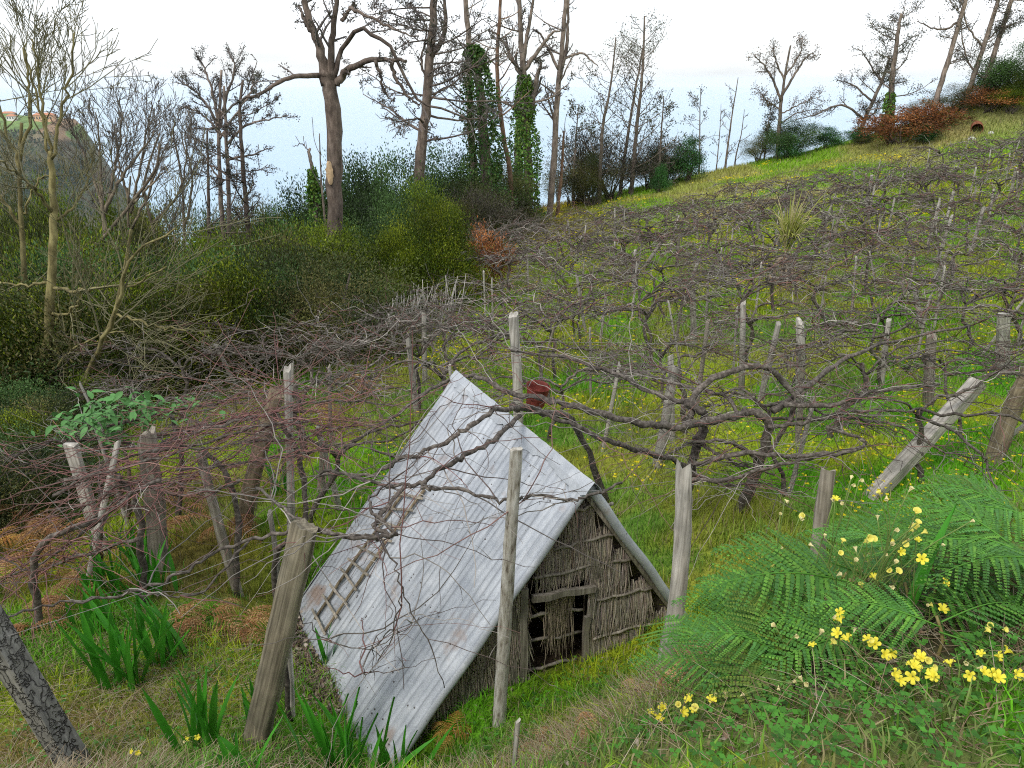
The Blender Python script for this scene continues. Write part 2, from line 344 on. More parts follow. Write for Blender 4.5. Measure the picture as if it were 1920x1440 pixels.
struct(mb.obj('ground', M['ground']))

# sea
def seamat(t, b, n, l):
    a = noise(n, l, .02, 8, mscale=(1, .35, 1)); c = ramp(n, [(.3, (.21, .38, .52)), (.7, (.25, .42, .56))]); l(a.outputs['Fac'], c.inputs['Fac'])
    l(c.outputs['Color'], b.inputs['Base Color']); b.inputs['Specular IOR Level'].default_value = .5; bump(n, l, b, a.outputs['Fac'], .15, 1.0)
M['sea'] = material('sea_water', seamat, .25)
mb = MB(); g = np.linspace(-15500, 15500, 9); sx, sy = np.meshgrid(g, g + 14000, indexing='ij'); ii = np.arange(81).reshape(9, 9)
mb.add(np.stack([sx, sy, sx * 0 - 300], -1).reshape(-1, 3), np.stack([ii[:-1, :-1], ii[1:, :-1], ii[1:, 1:], ii[:-1, 1:]], -1).reshape(-1, 4))
struct(mb.obj('sea', M['sea'], smooth=False))

# headland across the bay
HY = 1150.0
sil = [(-260, 190), (-100, 205), (0, 211), (60, 217), (140, 222), (156, 238), (190, 300), (232, 372), (290, 450), (350, 520), (430, 640)]
sp = np.array([Py(u, v, HY) for u, v in sil])
hx = np.concatenate([np.linspace(sp[0, 0], sp[3, 0], 90)[:-1], np.linspace(sp[3, 0], sp[-1, 0], 150)]); hy = np.linspace(560, 1400, 210)
def head_z(x, y):
    x = np.asarray(x, float); y = np.asarray(y, float)
    top = np.interp(x, sp[:, 0], sp[:, 2])
    near = np.clip(HY - y, 0, None); far = np.clip(y - HY, 0, None)
    z = top - np.where(near < 70, near * .22, 15.4 + (near - 70) * .5) - far * 1.1
    return z + (vnoise(x, y, 70, 11) - .5) * 22 * smooth((near - 60) / 60) * 1.6 + (vnoise(x, y, 24, 12) - .5) * 9 * smooth((near - 50) / 50) * 2
X, Y = np.meshgrid(hx, hy, indexing='ij'); Zh = head_z(X, Y); ii = np.arange(X.size).reshape(X.shape)
xf, yf, zf = X.ravel(), Y.ravel(), Zh.ravel()
k1 = vnoise(xf, zf * 1.2 + yf * .35, 26, 13)[:, None]; k2 = (.6 * vnoise(xf, zf * 1.2 + yf * .35, 11, 14) + .4 * vnoise(xf + zf, zf - yf * .2, 6, 15))[:, None]
c = np.array([.03, .05, .02]) * (1 - k1) + np.array([.16, .13, .08]) * k1; c = np.where(k2 > .55, np.array([.012, .028, .012]), c)
fld = (smooth((yf - HY + 72) / 8) * smooth((zf + 84) / 8))[:, None]; c = c * (1 - fld) + fld * np.where(k1 > .55, np.array([.20, .13, .075]), np.array([.12, .19, .05]))
mb = MB(); mb.add(np.stack([X, Y, Zh], -1).reshape(-1, 3), np.stack([ii[:-1, :-1], ii[1:, :-1], ii[1:, 1:], ii[:-1, 1:]], -1).reshape(-1, 4), None, c)
struct(mb.obj('headland', attr_mat('headland_cover', .95, nscale=.06, var=.5)))
# scrub on the headland: a mass nobody could count
N = 22000; px = rng.uniform(sp[0, 0], sp[-1, 0], N); py = rng.uniform(700, HY - 64, N); p = np.stack([px, py, head_z(px, py) - .5], 1)
d = rng.normal(0, 1, (N, 3)); d[:, 2] = np.abs(d[:, 2]) + .3
k = rng.random((N, 1)); mb = MB(); mb.leaves(p, d, rng.normal(0, 1, (N, 3)), rng.uniform(2, 5, N), rng.uniform(2, 4.5, N), np.where(k > .6, np.array([.11, .10, .06]), np.array([.025, .05, .025])) * rng.uniform(.6, 1.5, (N, 1)))
o = mb.obj('headland_scrub', M['leaf']); o['kind'] = 'stuff'; tag(o, 'dark scrub covering the slope of the far headland', 'scrub')

def house(u, v, w, dep, h, label, wallm, winn, dy=0):
    b = Py(u, v, HY - 18 + dy); b[2] = head_z(b[0], b[1]) + .2; t = thing('house', label, 'house', b)
    m = MB(); m.box(b + [-w / 2, 0, h / 2 - 1], b + [w / 2, 0, h / 2 - 1], dep, h + 2); m.obj('wall', wallm, t, False)
    m = MB(); e = .8; z0 = h; rz = h + dep * .28
    vv = [[-w / 2 - e, -dep / 2 - e, z0], [w / 2 + e, -dep / 2 - e, z0], [w / 2 + e, dep / 2 + e, z0], [-w / 2 - e, dep / 2 + e, z0], [-w / 2 + dep * .3, 0, rz], [w / 2 - dep * .3, 0, rz]]
    m.add(np.array(vv) + b, [[0, 1, 5, 4], [2, 3, 4, 5], [3, 2, 1, 0]], [[1, 2, 5], [3, 0, 4]]); m.obj('roof', M['tile'], t, False)
    for i in range(winn):
        x = -w / 2 + w * (i + .5) / winn; m = MB(); m.box(b + [x, -dep / 2 - .05, h * .3], b + [x, -dep / 2 - .05, h * .75], 1.6, .3, up=(0, 1, 0)); m.obj('window', M['glass'], t, False)
M['ochre'] = plain('ochre_plaster', (.62, .38, .22), .9, 1, .15, .05)
house(86, 229, 27, 12, 7, 'long ochre house with terracotta roof on top of the far headland', M['ochre'], 7)
house(27, 240, 11, 9, 5, 'small red roofed house a little below the long one on the headland', M['white'], 3, -8)
house(16, 213, 17, 9, 4, 'low white house on the skyline of the far headland', M['white'], 4, 22)
for u, v, s_, lab in [(26, 206, 6, 'smaller round tree by the white house on the headland skyline'), (51, 208, 8, 'round dark tree between the houses on the headland skyline'), (104, 216, 6, 'dark tree behind the long ochre house on the headland')]:
    b = Py(u, v, HY + 6); b[2] = head_z(b[0], b[1]); t = thing('tree', lab, 'tree', b)
    m = MB(); m.strands(np.array([b, b + [0, 0, s_ * .6]]), [.4, .25], 5); m.obj('trunk', M['twig'], t)
    N = 260; q = rng.normal(0, 1, (N, 3)); q /= np.linalg.norm(q, axis=1)[:, None]; q *= rng.uniform(.6, 1, (N, 1)); m = MB()
    m.leaves(b + [0, 0, s_ * .85] + q * [s_ * .55, s_ * .5, s_ * .33], q + rng.normal(0, .6, (N, 3)), rng.normal(0, 1, (N, 3)), 1.3, 1.0, np.array([[.03, .05, .025]]) * rng.uniform(.6, 1.4, (N, 1))); m.obj('crown', M['leaf'], t)

# haze over sea and land
mb = MB(); x0, x1, y0, y1, z0, z1 = -15600, 15600, -1700, 29600, -304, 14
mb.add([[x0, y0, z0], [x1, y0, z0], [x1, y1, z0], [x0, y1, z0], [x0, y0, z1], [x1, y0, z1], [x1, y1, z1], [x0, y1, z1]], [[3, 2, 1, 0], [4, 5, 6, 7], [0, 1, 5, 4], [1, 2, 6, 5], [2, 3, 7, 6], [3, 0, 4, 7]])
hm = bpy.data.materials.new('haze_air'); hm.use_nodes = True; n = hm.node_tree.nodes; n.remove(n['Principled BSDF'])
pv = n.new('ShaderNodeVolumePrincipled'); pv.inputs['Color'].default_value = (1, 1, 1, 1); pv.inputs['Density'].default_value = 6.0e-5; pv.inputs['Anisotropy'].default_value = .1
hm.node_tree.links.new(pv.outputs[0], n['Material Output'].inputs['Volume'])
hz = mb.obj('haze', hm, smooth=False); hz['kind'] = 'stuff'; tag(hz, 'pale sea haze in the air over the bay', 'haze')

# ================================================================== the hut
A = np.array([.578, 5.0, -2.757]); RD = np.array([-.447, .895, 0.]); RD /= np.linalg.norm(RD); GD = np.array([RD[1], -RD[0], 0.]); UP = np.array([0, 0, 1.])
SL = -GD - UP * 1.213; SL /= np.linalg.norm(SL); SR = GD - UP * 1.489; SR /= np.linalg.norm(SR)
NL = np.cross(SL, RD); NL *= np.sign(NL[2]); NR = np.cross(SR, RD); NR *= np.sign(NR[2])
LEN = 2.52; LL = 2.95; LR = 2.55
def plane_hit(u, v, p0, nrm): d = ray(u, v); return d * (np.dot(p0, nrm) / np.dot(d, nrm))
def RP(u, v, off=0.0): return plane_hit(u, v, A + NL * off, NL)
def GP(u, v, back=.16): return plane_hit(u, v, A + RD * back, RD)
hut = thing('hut', 'small A-frame hut with corrugated zinc roof and straw gable wall', 'hut', on_ground(.25, 5.6))
def sheet(s0, s1, sl, nr, ln, lift, sign, t0=0.0):
    k = int((s1 - s0) / .076 * 8); s_ = np.linspace(s0, s1, k); t_ = np.linspace(t0, ln, 26); Sg, Tg = np.meshgrid(s_, t_, indexing='ij')
    prof = np.sin(Sg / .076 * 2 * math.pi)
    dent = .012 * (vnoise(Sg * 10 + 50 * sign, Tg * 10, 5, 21) - .5) + .006 * (vnoise(Sg * 10, Tg * 10 + 9, 2, 22) - .5)
    off = lift + .0055 * prof + dent
    P = A + RD * Sg[..., None] + sl * Tg[..., None] + nr * off[..., None]
    dirt = np.clip((-prof - .6) / .4, 0, 1) * np.clip((vnoise(Sg * 100, Tg * 14, 3, 23) - .28) / .35, 0, 1)
    tone = (.84 + .2 * vnoise(Sg * 10 + 7 * sign, Tg * 10, 6, 24) + .2 * vnoise(Sg * 60, Tg * 4, 3, 25)) * (1 - .42 * dirt)
    ii = np.arange(Sg.size).reshape(Sg.shape); m = MB()
    m.add(P.reshape(-1, 3), np.stack([ii[:-1, :-1], ii[1:, :-1], ii[1:, 1:], ii[:-1, 1:]], -1).reshape(-1, 4), None, np.repeat(tone.reshape(-1, 1), 3, 1)); return m
for i, (a, b) in enumerate([(.03, .68), (.64, 1.29), (1.25, 1.9), (1.86, LEN)]):
    for sl, nr, ln, sg in ((SL, NL, LL + random.uniform(-.06, .06), 1), (SR, NR, LR, -1)):
        o = sheet(a, b, sl, nr, ln, .004 * (i % 2), sg).obj('roof_sheet', M['zinc'], hut)
        o.modifiers.new('thick', 'SOLIDIFY').thickness = .003
# rolled sheet edges over the gable
for sl, nr, ln, s0, k in ((SL, NL, LL, .03, 1), (SR, NR, LR, .03, 1), (SL, NL, LL, LEN, -1), (SR, NR, LR, LEN, -1)):
    m = MB(); t_ = np.linspace(.0, ln, 24); a_ = np.linspace(0, R(205), 12); rr = .034
    wob = .006 * np.sin(t_ * 7 + s0)
    P = np.array([[A + RD * (s0 - k * (math.sin(q) * rr)) + sl * t + nr * (math.cos(q) * rr - rr + .008 + w) for q in a_] for t, w in zip(t_, wob)])
    ii = np.arange(24 * 12).reshape(24, 12); m.add(P.reshape(-1, 3), np.stack([ii[:-1, :-1], ii[1:, :-1], ii[1:, 1:], ii[:-1, 1:]], -1).reshape(-1, 4), None, np.full(3, .93))
    o = m.obj('rolled_edge', M['zinc'], hut); o.modifiers.new('thick', 'SOLIDIFY').thickness = .004
# ridge caps, bent over the ridge
for i in range(3):
    s_ = np.linspace(-.05 + i * .86, .84 + i * .86, 18); rows = []
    for q in s_:
        jj = lambda: random.uniform(-.012, .012)
        w = .11 + .02 * math.sin(q * 9); rows.append([A + RD * q + SL * (w + jj()) + NL * .016, A + RD * q + SL * .06 + NL * (.024 + jj() * .3), A + RD * q + UP * (.022 + jj() * .3), A + RD * q + SR * .06 + NR * (.024 + jj() * .3), A + RD * q + SR * (w + jj()) + NR * .016])
    P = np.array(rows); ii = np.arange(90).reshape(18, 5); m = MB(); m.add(P.reshape(-1, 3), np.stack([ii[:-1, :-1], ii[1:, :-1], ii[1:, 1:], ii[:-1, 1:]], -1).reshape(-1, 4), None, np.array([.98, .98, .97]))
    o = m.obj('ridge_cap', M['zinc'], hut, False); o.modifiers.new('thick', 'SOLIDIFY').thickness = .003
NM = None
for k in range(64):
    s_ = random.uniform(.1, LEN - .05); t_ = random.choice((.3, .95, 1.6, 2.2, 2.5)) + random.gauss(0, .05); s_ = round(s_ / .076) * .076 + .019
    if NM is None:
        m = MB(); a_ = np.arange(7) * 2 * math.pi / 7; V = np.concatenate([np.stack([.008 * np.cos(a_), .008 * np.sin(a_), 0 * a_], 1), np.stack([.006 * np.cos(a_), .006 * np.sin(a_), 0 * a_ + .004], 1)]); m.add(V, [[i, (i + 1) % 7, 7 + (i + 1) % 7, 7 + i] for i in range(7)], [[7, 7 + i, 8 + i] for i in range(1, 6)]); NM = m.mesh('nail', M['nail'])
    from mathutils import Vector
    inst(NM, 'nail', hut, tuple(A + RD * s_ + SL * t_ + NL * .008 - np.array(hut.location)), Vector(NL).to_track_quat('Z', 'Y').to_euler())
# rafters inside the gable edges
for sl, ln in ((SL, LL - .1), (SR, LR - .05)):
    nr = NL if sl is SL else NR
    m = MB(); m.box(A + RD * .10 + sl * .05 - nr * .06, A + RD * .10 + sl * ln - nr * .06, .06, .05, up=nr, jit=.006); m.obj('rafter', M['post'], hut)
    m = MB(); m.box(A + RD * (LEN - .1) + sl * .05 - nr * .06, A + RD * (LEN - .1) + sl * ln - nr * .06, .06, .05, up=nr, jit=.006); m.obj('rafter', M['post'], hut)
# gable wall in (w, z) coordinates of its plane
GB = .16
def gp(w, z, back=GB): return A + GD * w + RD * back + UP * z
def gwz(u, v):
    p = GP(u, v) - A; return np.dot(p, GD), p[2]
def width_ok(w, z, mar=.05): return z < -mar - np.where(w < 0, -w * 1.213, w * 1.489)
dl = gwz(985, 1200)[0]; dr = gwz(1098, 1180)[0]; dtop = gwz(1045, 1082)[1]; dbot = -2.2
def straw_rows(name, tops, back, dens, wl, wr, skip_door=True, ln=(.24, .42)):
    for z0 in tops:
        n_ = int((wr - wl) * dens); w = rng.uniform(wl, wr, n_); z = z0 + rng.normal(0, .025, n_) + .02; l_ = rng.uniform(*ln, n_)
        ok = width_ok(w, z, .1)
        if skip_door: ok &= ~((w > dl + .0) & (w < dr + .0) & (z - l_ * .55 < dtop))
        w, z, l_ = w[ok], z[ok], l_[ok]; n_ = len(w)
        if n_ < 20: continue
        K = 4; t = np.linspace(0, 1, K); lean = rng.normal(0, .07, n_); bow = rng.normal(0, .02, n_); out = rng.uniform(0, .035, n_)
        P = np.zeros((n_, K, 3))
        for k in range(K):
            P[:, k] = A + GD * (w + lean * l_ * t[k] + bow * t[k] ** 2)[:, None] + UP * (z - l_ * t[k])[:, None] + RD * (back - out - .03 * t[k])[:, None]
        base = np.array([[.34, .295, .235]]) * rng.uniform(.5, 1.45, (n_, 1)) + rng.normal(0, .012, (n_, 3))
        m = MB(); m.strands(P, np.array([.0042, .0045, .004, .002])[None] * rng.uniform(.7, 1.3, (n_, 1)), 3, np.clip(base, .02, 1), cap=False); m.obj(name, M['straw'], hut, kind='stuff')
bt = [gwz(1145, 935)[1], gwz(1090, 1005)[1], gwz(1090, 1058)[1], gwz(1160, 1106)[1], gwz(1165, 1175)[1]]
tops = [-.12] + bt
straw_rows('straw_layer', sorted(set(round(float(x), 3) for x in tops), reverse=True), GB, 950, -1.45, 1.35)
straw_rows('straw_layer', [dtop - .28, dtop - .55, dtop - .8, dtop - 1.0], GB + .005, 700, -1.5, dl - .02)
straw_rows('straw_layer', [bt[-1] - .22], GB, 800, dr + .02, 1.35)
# dark backing (inner face of the thatch) left and right of the door
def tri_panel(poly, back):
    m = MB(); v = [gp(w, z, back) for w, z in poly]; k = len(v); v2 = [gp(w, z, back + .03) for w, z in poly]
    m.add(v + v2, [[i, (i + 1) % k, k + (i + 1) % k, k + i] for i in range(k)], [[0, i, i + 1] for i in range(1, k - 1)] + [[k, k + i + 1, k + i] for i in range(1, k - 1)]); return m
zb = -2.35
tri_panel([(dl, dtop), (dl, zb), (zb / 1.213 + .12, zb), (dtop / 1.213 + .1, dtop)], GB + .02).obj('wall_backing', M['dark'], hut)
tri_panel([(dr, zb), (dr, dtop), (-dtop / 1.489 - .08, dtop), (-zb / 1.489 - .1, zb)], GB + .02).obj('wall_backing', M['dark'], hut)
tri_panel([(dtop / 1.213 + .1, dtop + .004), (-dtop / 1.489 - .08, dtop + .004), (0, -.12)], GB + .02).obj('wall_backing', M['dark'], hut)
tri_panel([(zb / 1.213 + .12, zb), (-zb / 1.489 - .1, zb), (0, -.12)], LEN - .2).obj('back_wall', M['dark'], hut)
# battens tying the straw
def stick(name, a, b, r, mat=None, back=GB, wob=.008, lift=.05, rr=None):
    (w0, z0), (w1, z1) = a, b; P = curve([gp(w0, z0, back - lift), gp((w0 + w1) / 2, (z0 + z1) / 2 + .008, back - lift), gp(w1, z1, back - lift)], 9, wob)
    m = MB(); m.strands(P, np.full(9, r) * rng.uniform(.85, 1.15, 9), 6); return m.obj(name, mat or M['post'], hut)
def wedge(z): return z / 1.213 + .13, -z / 1.489 - .12
for (u0, v0), (u1, v1) in [((1068, 950), (1140, 937)), ((1032, 1025), (1146, 996)), ((996, 1078), (1186, 1042))]:
    stick('batten', gwz(u0, v0), gwz(u1, v1), .014)
for (u0, v0), (u1, v1) in [((1112, 1118), (1216, 1098)), ((1104, 1192), (1226, 1162))]:
    stick('batten', gwz(u0, v0), gwz(u1, v1), .013)
stick('batten', gwz(880, 1322), gwz(972, 1296), .014)
# door frame, lintel and slats
def board(name, a, b, w, th=.03, back=GB, lift=.04, mat=None):
    m = MB(); m.box(gp(*a, back - lift), gp(*b, back - lift), w, th, up=-RD, jit=.012); return m.obj(name, mat or M['post'], hut, False)
board('door_post', (dl - .035, dtop + .02), (dl - .06, dbot), .06)
board('door_post', (dl - .11, dtop - .12), (dl - .13, dbot), .055, lift=.03)
board('door_post', (dr + .03, dtop + .09), (dr + .03, dbot + .2), .065)
board('door_post', (dr - .03, dtop - .42), (dr - .05, dbot + .15), .05, lift=.06)
a0, a1 = gwz(990, 1113), gwz(1107, 1094); board('lintel', a0, a1, .055, .04, lift=.07)
dfr = [o for o in hut.children if o.name.startswith('lintel')][0]
for (u0, v0), (u1, v1) in [((992, 1157), (1092, 1141)), ((992, 1203), (1090, 1186)), ((990, 1258), (1082, 1236))]:
    stick('door_slat', gwz(u0, v0), gwz(u1, v1), .014, lift=.0).parent = dfr
stick('inner_pole', gwz(990, 1125), gwz(1095, 1260), .012, M['post_brown'], GB + .2, lift=0)
# torn straw hanging in the doorway
c0 = gwz(1045, 1108); n_ = 260; w = c0[0] + rng.normal(0, .055, n_); l_ = np.abs(rng.normal(.34, .14, n_)); t = np.linspace(0, 1, 5)
P = np.zeros((n_, 5, 3)); lean = rng.normal(.02, .08, n_)
for k in range(5): P[:, k] = A + GD * (w + lean * l_ * t[k])[:, None] + UP * (c0[1] - l_ * t[k])[:, None] + RD * (GB - .01 + rng.normal(0, .012, n_))[:, None]
m = MB(); m.strands(P, np.array([.004, .004, .004, .003, .0015])[None] * np.ones((n_, 1)), 3, np.array([[.30, .245, .18]]) * rng.uniform(.4, 1.6, (n_, 1)), False); m.obj('hanging_straw', M['straw'], hut, kind='stuff').parent = dfr

# ladder lying on the roof
q0, q1, q2, q3 = RP(758, 922, .03), RP(590, 1160, .03), RP(796, 918, .03), RP(607, 1186, .03)
lad = thing('ladder', 'crude pole ladder with thin slat rungs lying on the zinc roof', 'ladder', q1)
for a, b in ((q0, q1), (q2, q3)):
    m = MB(); m.strands(curve([a, (a + b) / 2 + NL * .012, b], 12, .003), rng.uniform(.013, .017, 12), 7); m.obj('rail', M['post_brown'], lad)
for i in range(10):
    f = .04 + i * .104; a = q0 + (q1 - q0) * f; b = q2 + (q3 - q2) * f; d = (b - a); jit = rng.normal(0, .01, 3)
    m = MB(); m.box(a - d * .38 + NL * .022 + SL * random.uniform(-.05, .0), b + d * .30 + NL * .022 + SL * random.uniform(0, .05) + jit * .3, .022, .012, up=NL, jit=.004); m.obj('rung', M['post'], lad, False)
# ================================================================== posts
def axis_rot(d):
    d = np.asarray(d, float); d = d / np.linalg.norm(d)
    from mathutils import Vector
    return Vector(d).to_track_quat('Z', 'Y').to_euler()
def round_post_mesh(name, mat, ln, r0, r1, seed, n=10, rings=9, cut=.25, knots=2, bend=.02):
    g = np.random.default_rng(seed); a = np.arange(n) * 2 * math.pi / n; V = []
    ph = g.uniform(0, 6, 4); bx, by = g.normal(0, bend, 2)
    for i in range(rings):
        t = i / (rings - 1); r = r0 + (r1 - r0) * t
        rr = r * (1 + .10 * np.sin(a * 2 + ph[0]) + .07 * np.sin(a * 3 + ph[1] + t * 2) + g.normal(0, .045, n))
        if knots and i in (3, 6): rr = rr * (1 + .16 * np.clip(np.cos(a - ph[2] - i), 0, 1) ** 4)
        z = np.full(n, ln * t)
        if i == rings - 1: z = z + cut * r * (np.cos(a + ph[3]) + .35 * np.sin(a * 3 + ph[1])) + g.normal(0, .3 * cut * r, n)
        cx = bx * math.sin(t * 3.1) * ln; cy = by * math.sin(t * 3.1 + .6) * ln
        V.append(np.stack([rr * np.cos(a) + cx, rr * np.sin(a) + cy, z], 1))
    top = V[-1].mean(0); ii = np.arange(n * rings).reshape(rings, n); i0, i1 = ii[:-1], ii[1:]
    q = np.stack([i0, np.roll(i0, -1, 1), np.roll(i1, -1, 1), i1], -1).reshape(-1, 4)
    # the sawn or split top is its own ring so that its edge stays sharp
    V.append(V[-1].copy()); V.append(top[None] - [0, 0, .3 * cut * r1]); e = np.arange(n) + n * rings
    t = np.stack([e, np.roll(e, -1), np.full(n, n * rings + n)], 1)
    m = MB(); m.add(np.concatenate(V), q, t); return m.mesh(name, mat, smooth=True)
def post(base, top, r, mat, label, group=None, name='vine_post', cat='post', seed=None, taper=.85, **k):
    base = np.asarray(base, float); top = np.asarray(top, float); d = top - base; ln = np.linalg.norm(d); base = base - d / ln * .25; ln += .25
    me = round_post_mesh(name, M[mat], ln, r, r * taper, seed if seed is not None else random.randint(0, 9999), **k)
    o = inst(me, name, None, tuple(base), axis_rot(d)); tag(o, label, cat, group); return o
def px_post(u0, v0, u1, v1, r, mat, label, y=None, dy=0.0, **k):
    """post whose foot stands on the ground where the picture shows it, or at distance y"""
    if y is None: b = G(u0, v0)
    else: b = Py(u0, v0, y); b = on_ground(b[0], b[1])
    t = Py(u1, v1, b[1] + dy); return post(b, t, r, mat, label, **k)
px_post(478, 1392, 572, 985, .088, 'post_green', 'thick grey-brown post with sawn top leaning beside the zinc roof', dy=.12, seed=3, n=18, rings=16, cut=.35, taper=1.0, bend=.004)
px_post(936, 1358, 967, 842, .046, 'bark_pole', 'pale pole with peeling bark standing before the straw gable', dy=.0, seed=5, n=14, rings=22, cut=.2, bend=.012, taper=.8)
px_post(1238, 1232, 1282, 880, .062, 'post_pale', 'split grey post leaning against the sky side of the straw gable', y=4.62, dy=.1, seed=8, n=12, rings=18, cut=1.1, bend=.016, taper=.9)
px_post(545, 1340, 541, 1195, .03, 'post_pale', 'short broken stake beside the heap of dry leaves', seed=11, cut=1.2)
px_post(515, 1110, 508, 960, .032, 'post_pale', 'thin split stake close behind the thick sawn post', dy=.0, seed=12, cut=1.0)
px_post(300, 1070, 272, 812, .09, 'post', 'broad split post wrapped in red canes at the lower vineyard edge', seed=13, n=16, rings=12, cut=.8, taper=.85)
px_post(465, 990, 515, 735, .085, 'post_brown', 'thick brown post behind the leaning sawn post', seed=14, n=14, cut=.5)
px_post(512, 850, 541, 692, .038, 'post_pale', 'pale forked stick rising beside the thick brown post', seed=15, y=7.0, cut=1.3)
px_post(600, 925, 608, 828, .05, 'post', 'short grey post just past the back corner of the zinc roof', seed=16, cut=.6)
px_post(164, 1105, 222, 828, .028, 'post_pale', 'thin bark-stripped stick leaning over dead bracken', seed=17, dy=.1, cut=1.2, bend=.02)
px_post(420, 960, 380, 850, .05, 'post', 'grey post lost among red canes behind the broad split post', seed=18, y=6.4)
px_post(960, 770, 968, 590, .07, 'post_pale', 'tall white-topped post just above the hut ridge', seed=19, y=9.0, cut=.5, bend=.02)
px_post(1232, 850, 1266, 690, .07, 'post_pale', 'pale rough post behind the twisted old vine', seed=20, y=8.6, cut=.8)
px_post(1548, 1010, 1550, 880, .052, 'post', 'short grey post rising out of the ferns', seed=21, y=4.6, cut=.7)
px_post(1862, 870, 1935, 690, .10, 'post_brown', 'heavy brown log leaning outward at the edge of the bright grass', seed=22, n=14, dy=.2)
px_post(1866, 795, 1878, 588, .105, 'post_pale', 'stout pale post with flat top near the heavy leaning log', seed=23, y=11.5, cut=.2)
px_post(1730, 815, 1746, 628, .085, 'post', 'grey post with a stub of branch behind the fallen beam', seed=24, y=10.2, cut=.8)
px_post(1495, 760, 1502, 602, .07, 'post_pale', 'pair-stemmed pale post beyond the looping vine arm', seed=25, y=10.8, cut=.9)
px_post(1388, 770, 1392, 570, .05, 'post_pale', 'slim tall pale stake left of the pair-stemmed post', seed=26, y=11.0, cut=.8)
px_post(1715, 690, 1716, 548, .05, 'post_pale', 'slim white stake standing proud of the vine rows near the flat topped post', seed=27, y=14)
px_post(1298, 640, 1300, 545, .06, 'post_pale', 'small straight stake in the row above the looping vine', seed=28, y=14.5)
px_post(958, 1445, 972, 1352, .014, 'post_pale', 'thin bleached stick poking from the grass before the pale pole', y=2.9, seed=29, cut=1.0)
# squared beams
def beam(u0, v0, u1, v1, y0, y1, w, h, mat, label, name, up=(0, -.3, 1), cat='beam', side=None):
    a = Py(u0, v0, y0); b = Py(u1, v1, y1); d = b - a; e = axis_rot(d); ln = np.linalg.norm(d)
    m = MB(); K = 9; g = np.random.default_rng(int(u0)); V = []
    for k in range(K):
        z = ln * k / (K - 1)
        for x, y in ((-1, -1), (-.85, -1), (.85, -1), (1, -1), (1, 1), (.85, 1), (-.85, 1), (-1, 1)):
            sx = .94 if abs(x) == 1 else .85 / .85
            V.append([x * sx * w / 2 + g.normal(0, .002), y * h / 2 * (.93 if abs(x) == 1 else 1) + g.normal(0, .002), z + (g.normal(0, .006) if k == K - 1 else 0)])
    q = [[k * 8 + j, k * 8 + (j + 1) % 8, k * 8 + 8 + (j + 1) % 8, k * 8 + 8 + j] for k in range(K - 1) for j in range(8)]
    c = (K - 1) * 8; q += [[c, c + 1, c + 6, c + 7], [c + 1, c + 2, c + 5, c + 6], [c + 2, c + 3, c + 4, c + 5], [7, 6, 1, 0], [6, 5, 2, 1], [5, 4, 3, 2]]
    m.add(V, q); o = inst(m.mesh(name, M[mat], smooth=False), name, None, tuple(a), e); tag(o, label, cat); return o
b0 = G(1638, 930); beam(1630, 938, 1834, 716, b0[1], b0[1] + .55, .17, .13, 'post_pale', 'long squared grey beam propped slantwise in the bright grass', 'timber_beam')
b0 = G(194, 1040); beam(194, 1040, 132, 832, b0[1], b0[1] - .1, .13, .06, 'post_pale', 'flat pale plank post tilting at the edge of the bare trees', 'plank_post', cat='post')
ch = beam(152, 1452, -45, 1130, G(152, 1440)[1] - .0, G(152, 1440)[1] + .1, .15, .13, 'charred', 'slanting log with deeply cracked grey bark beside dry straw', 'cracked_log', cat='log')

# ---- rows of posts and vines up the hill
far_post = [[round_post_mesh('vine_post', M[mt], 1.0, 1.0, .8, 100 + i * 7 + j, n=8, rings=6, cut=.02, bend=.0) for i in range(4)] for j, mt in enumerate(('post_pale', 'post_pale', 'post', 'post_pale'))]
# the sideways shape above is built at unit radius; scale gives each post its girth and height
# zones are named by things one can find in the picture
def zone(x, y):
    if y > 25.5 + .29 * x:
        return ('topmost rows below the crest' if x > 12 else 'topmost rows below the ivy-clad trees')
    if y > 19.5 + .2 * x: return 'upper rows towards the rusty barrel' if x > 14 else ('upper rows around the tall straw tuft' if x > 6 else 'upper rows beside the heath bush')
    if y > 14: return 'middle rows along the open side of the slope' if x > 9 else ('middle rows above the hut' if x > 2 else 'middle rows by the pale stick fence')
    if y > 10: return 'lower rows above the squared beam' if x > 4 else ('lower rows straight above the hut ridge' if x > -2 else 'lower rows below the pale stick fence')
    return 'first row behind the hut' if x > -1 else 'lowest row by the bare trees'
def vine_rows():
    out = []; y = 7.6; k = 0
    while y < 42:
        xl = float(np.interp(y, XB[:, 0], XB[:, 1])) + .5; xr = .70 * y + 2.0; st = 1.75 if y < 20 else 1.85
        x = xl + random.uniform(0, .8); nr_ = 0
        while x < xr:
            xx = x + random.uniform(-.35, .35); yy = y + .12 * (xx - 3) * 0 + random.uniform(-.35, .35)
            if not (-1.7 < xx < 1.6 and yy < 8.2) and yy < 31.3 + .29 * xx: nr_ += 1; out.append((xx, yy, k, nr_))
            x += st * random.uniform(.85, 1.15)
        y += 1.7 if y < 16 else 1.75; k += 1
    return out
SP = vine_rows()
ORD = ['first', 'second', 'third', 'fourth', 'fifth', 'sixth', 'seventh', 'eighth', 'ninth', 'tenth', 'eleventh', 'twelfth', 'thirteenth', 'fourteenth', 'fifteenth', 'sixteenth']
def place(k, j, what): return '%s %s from the valley end of the %s row above the hut' % (ORD[min(j - 1, 15)], what, ORD[k])
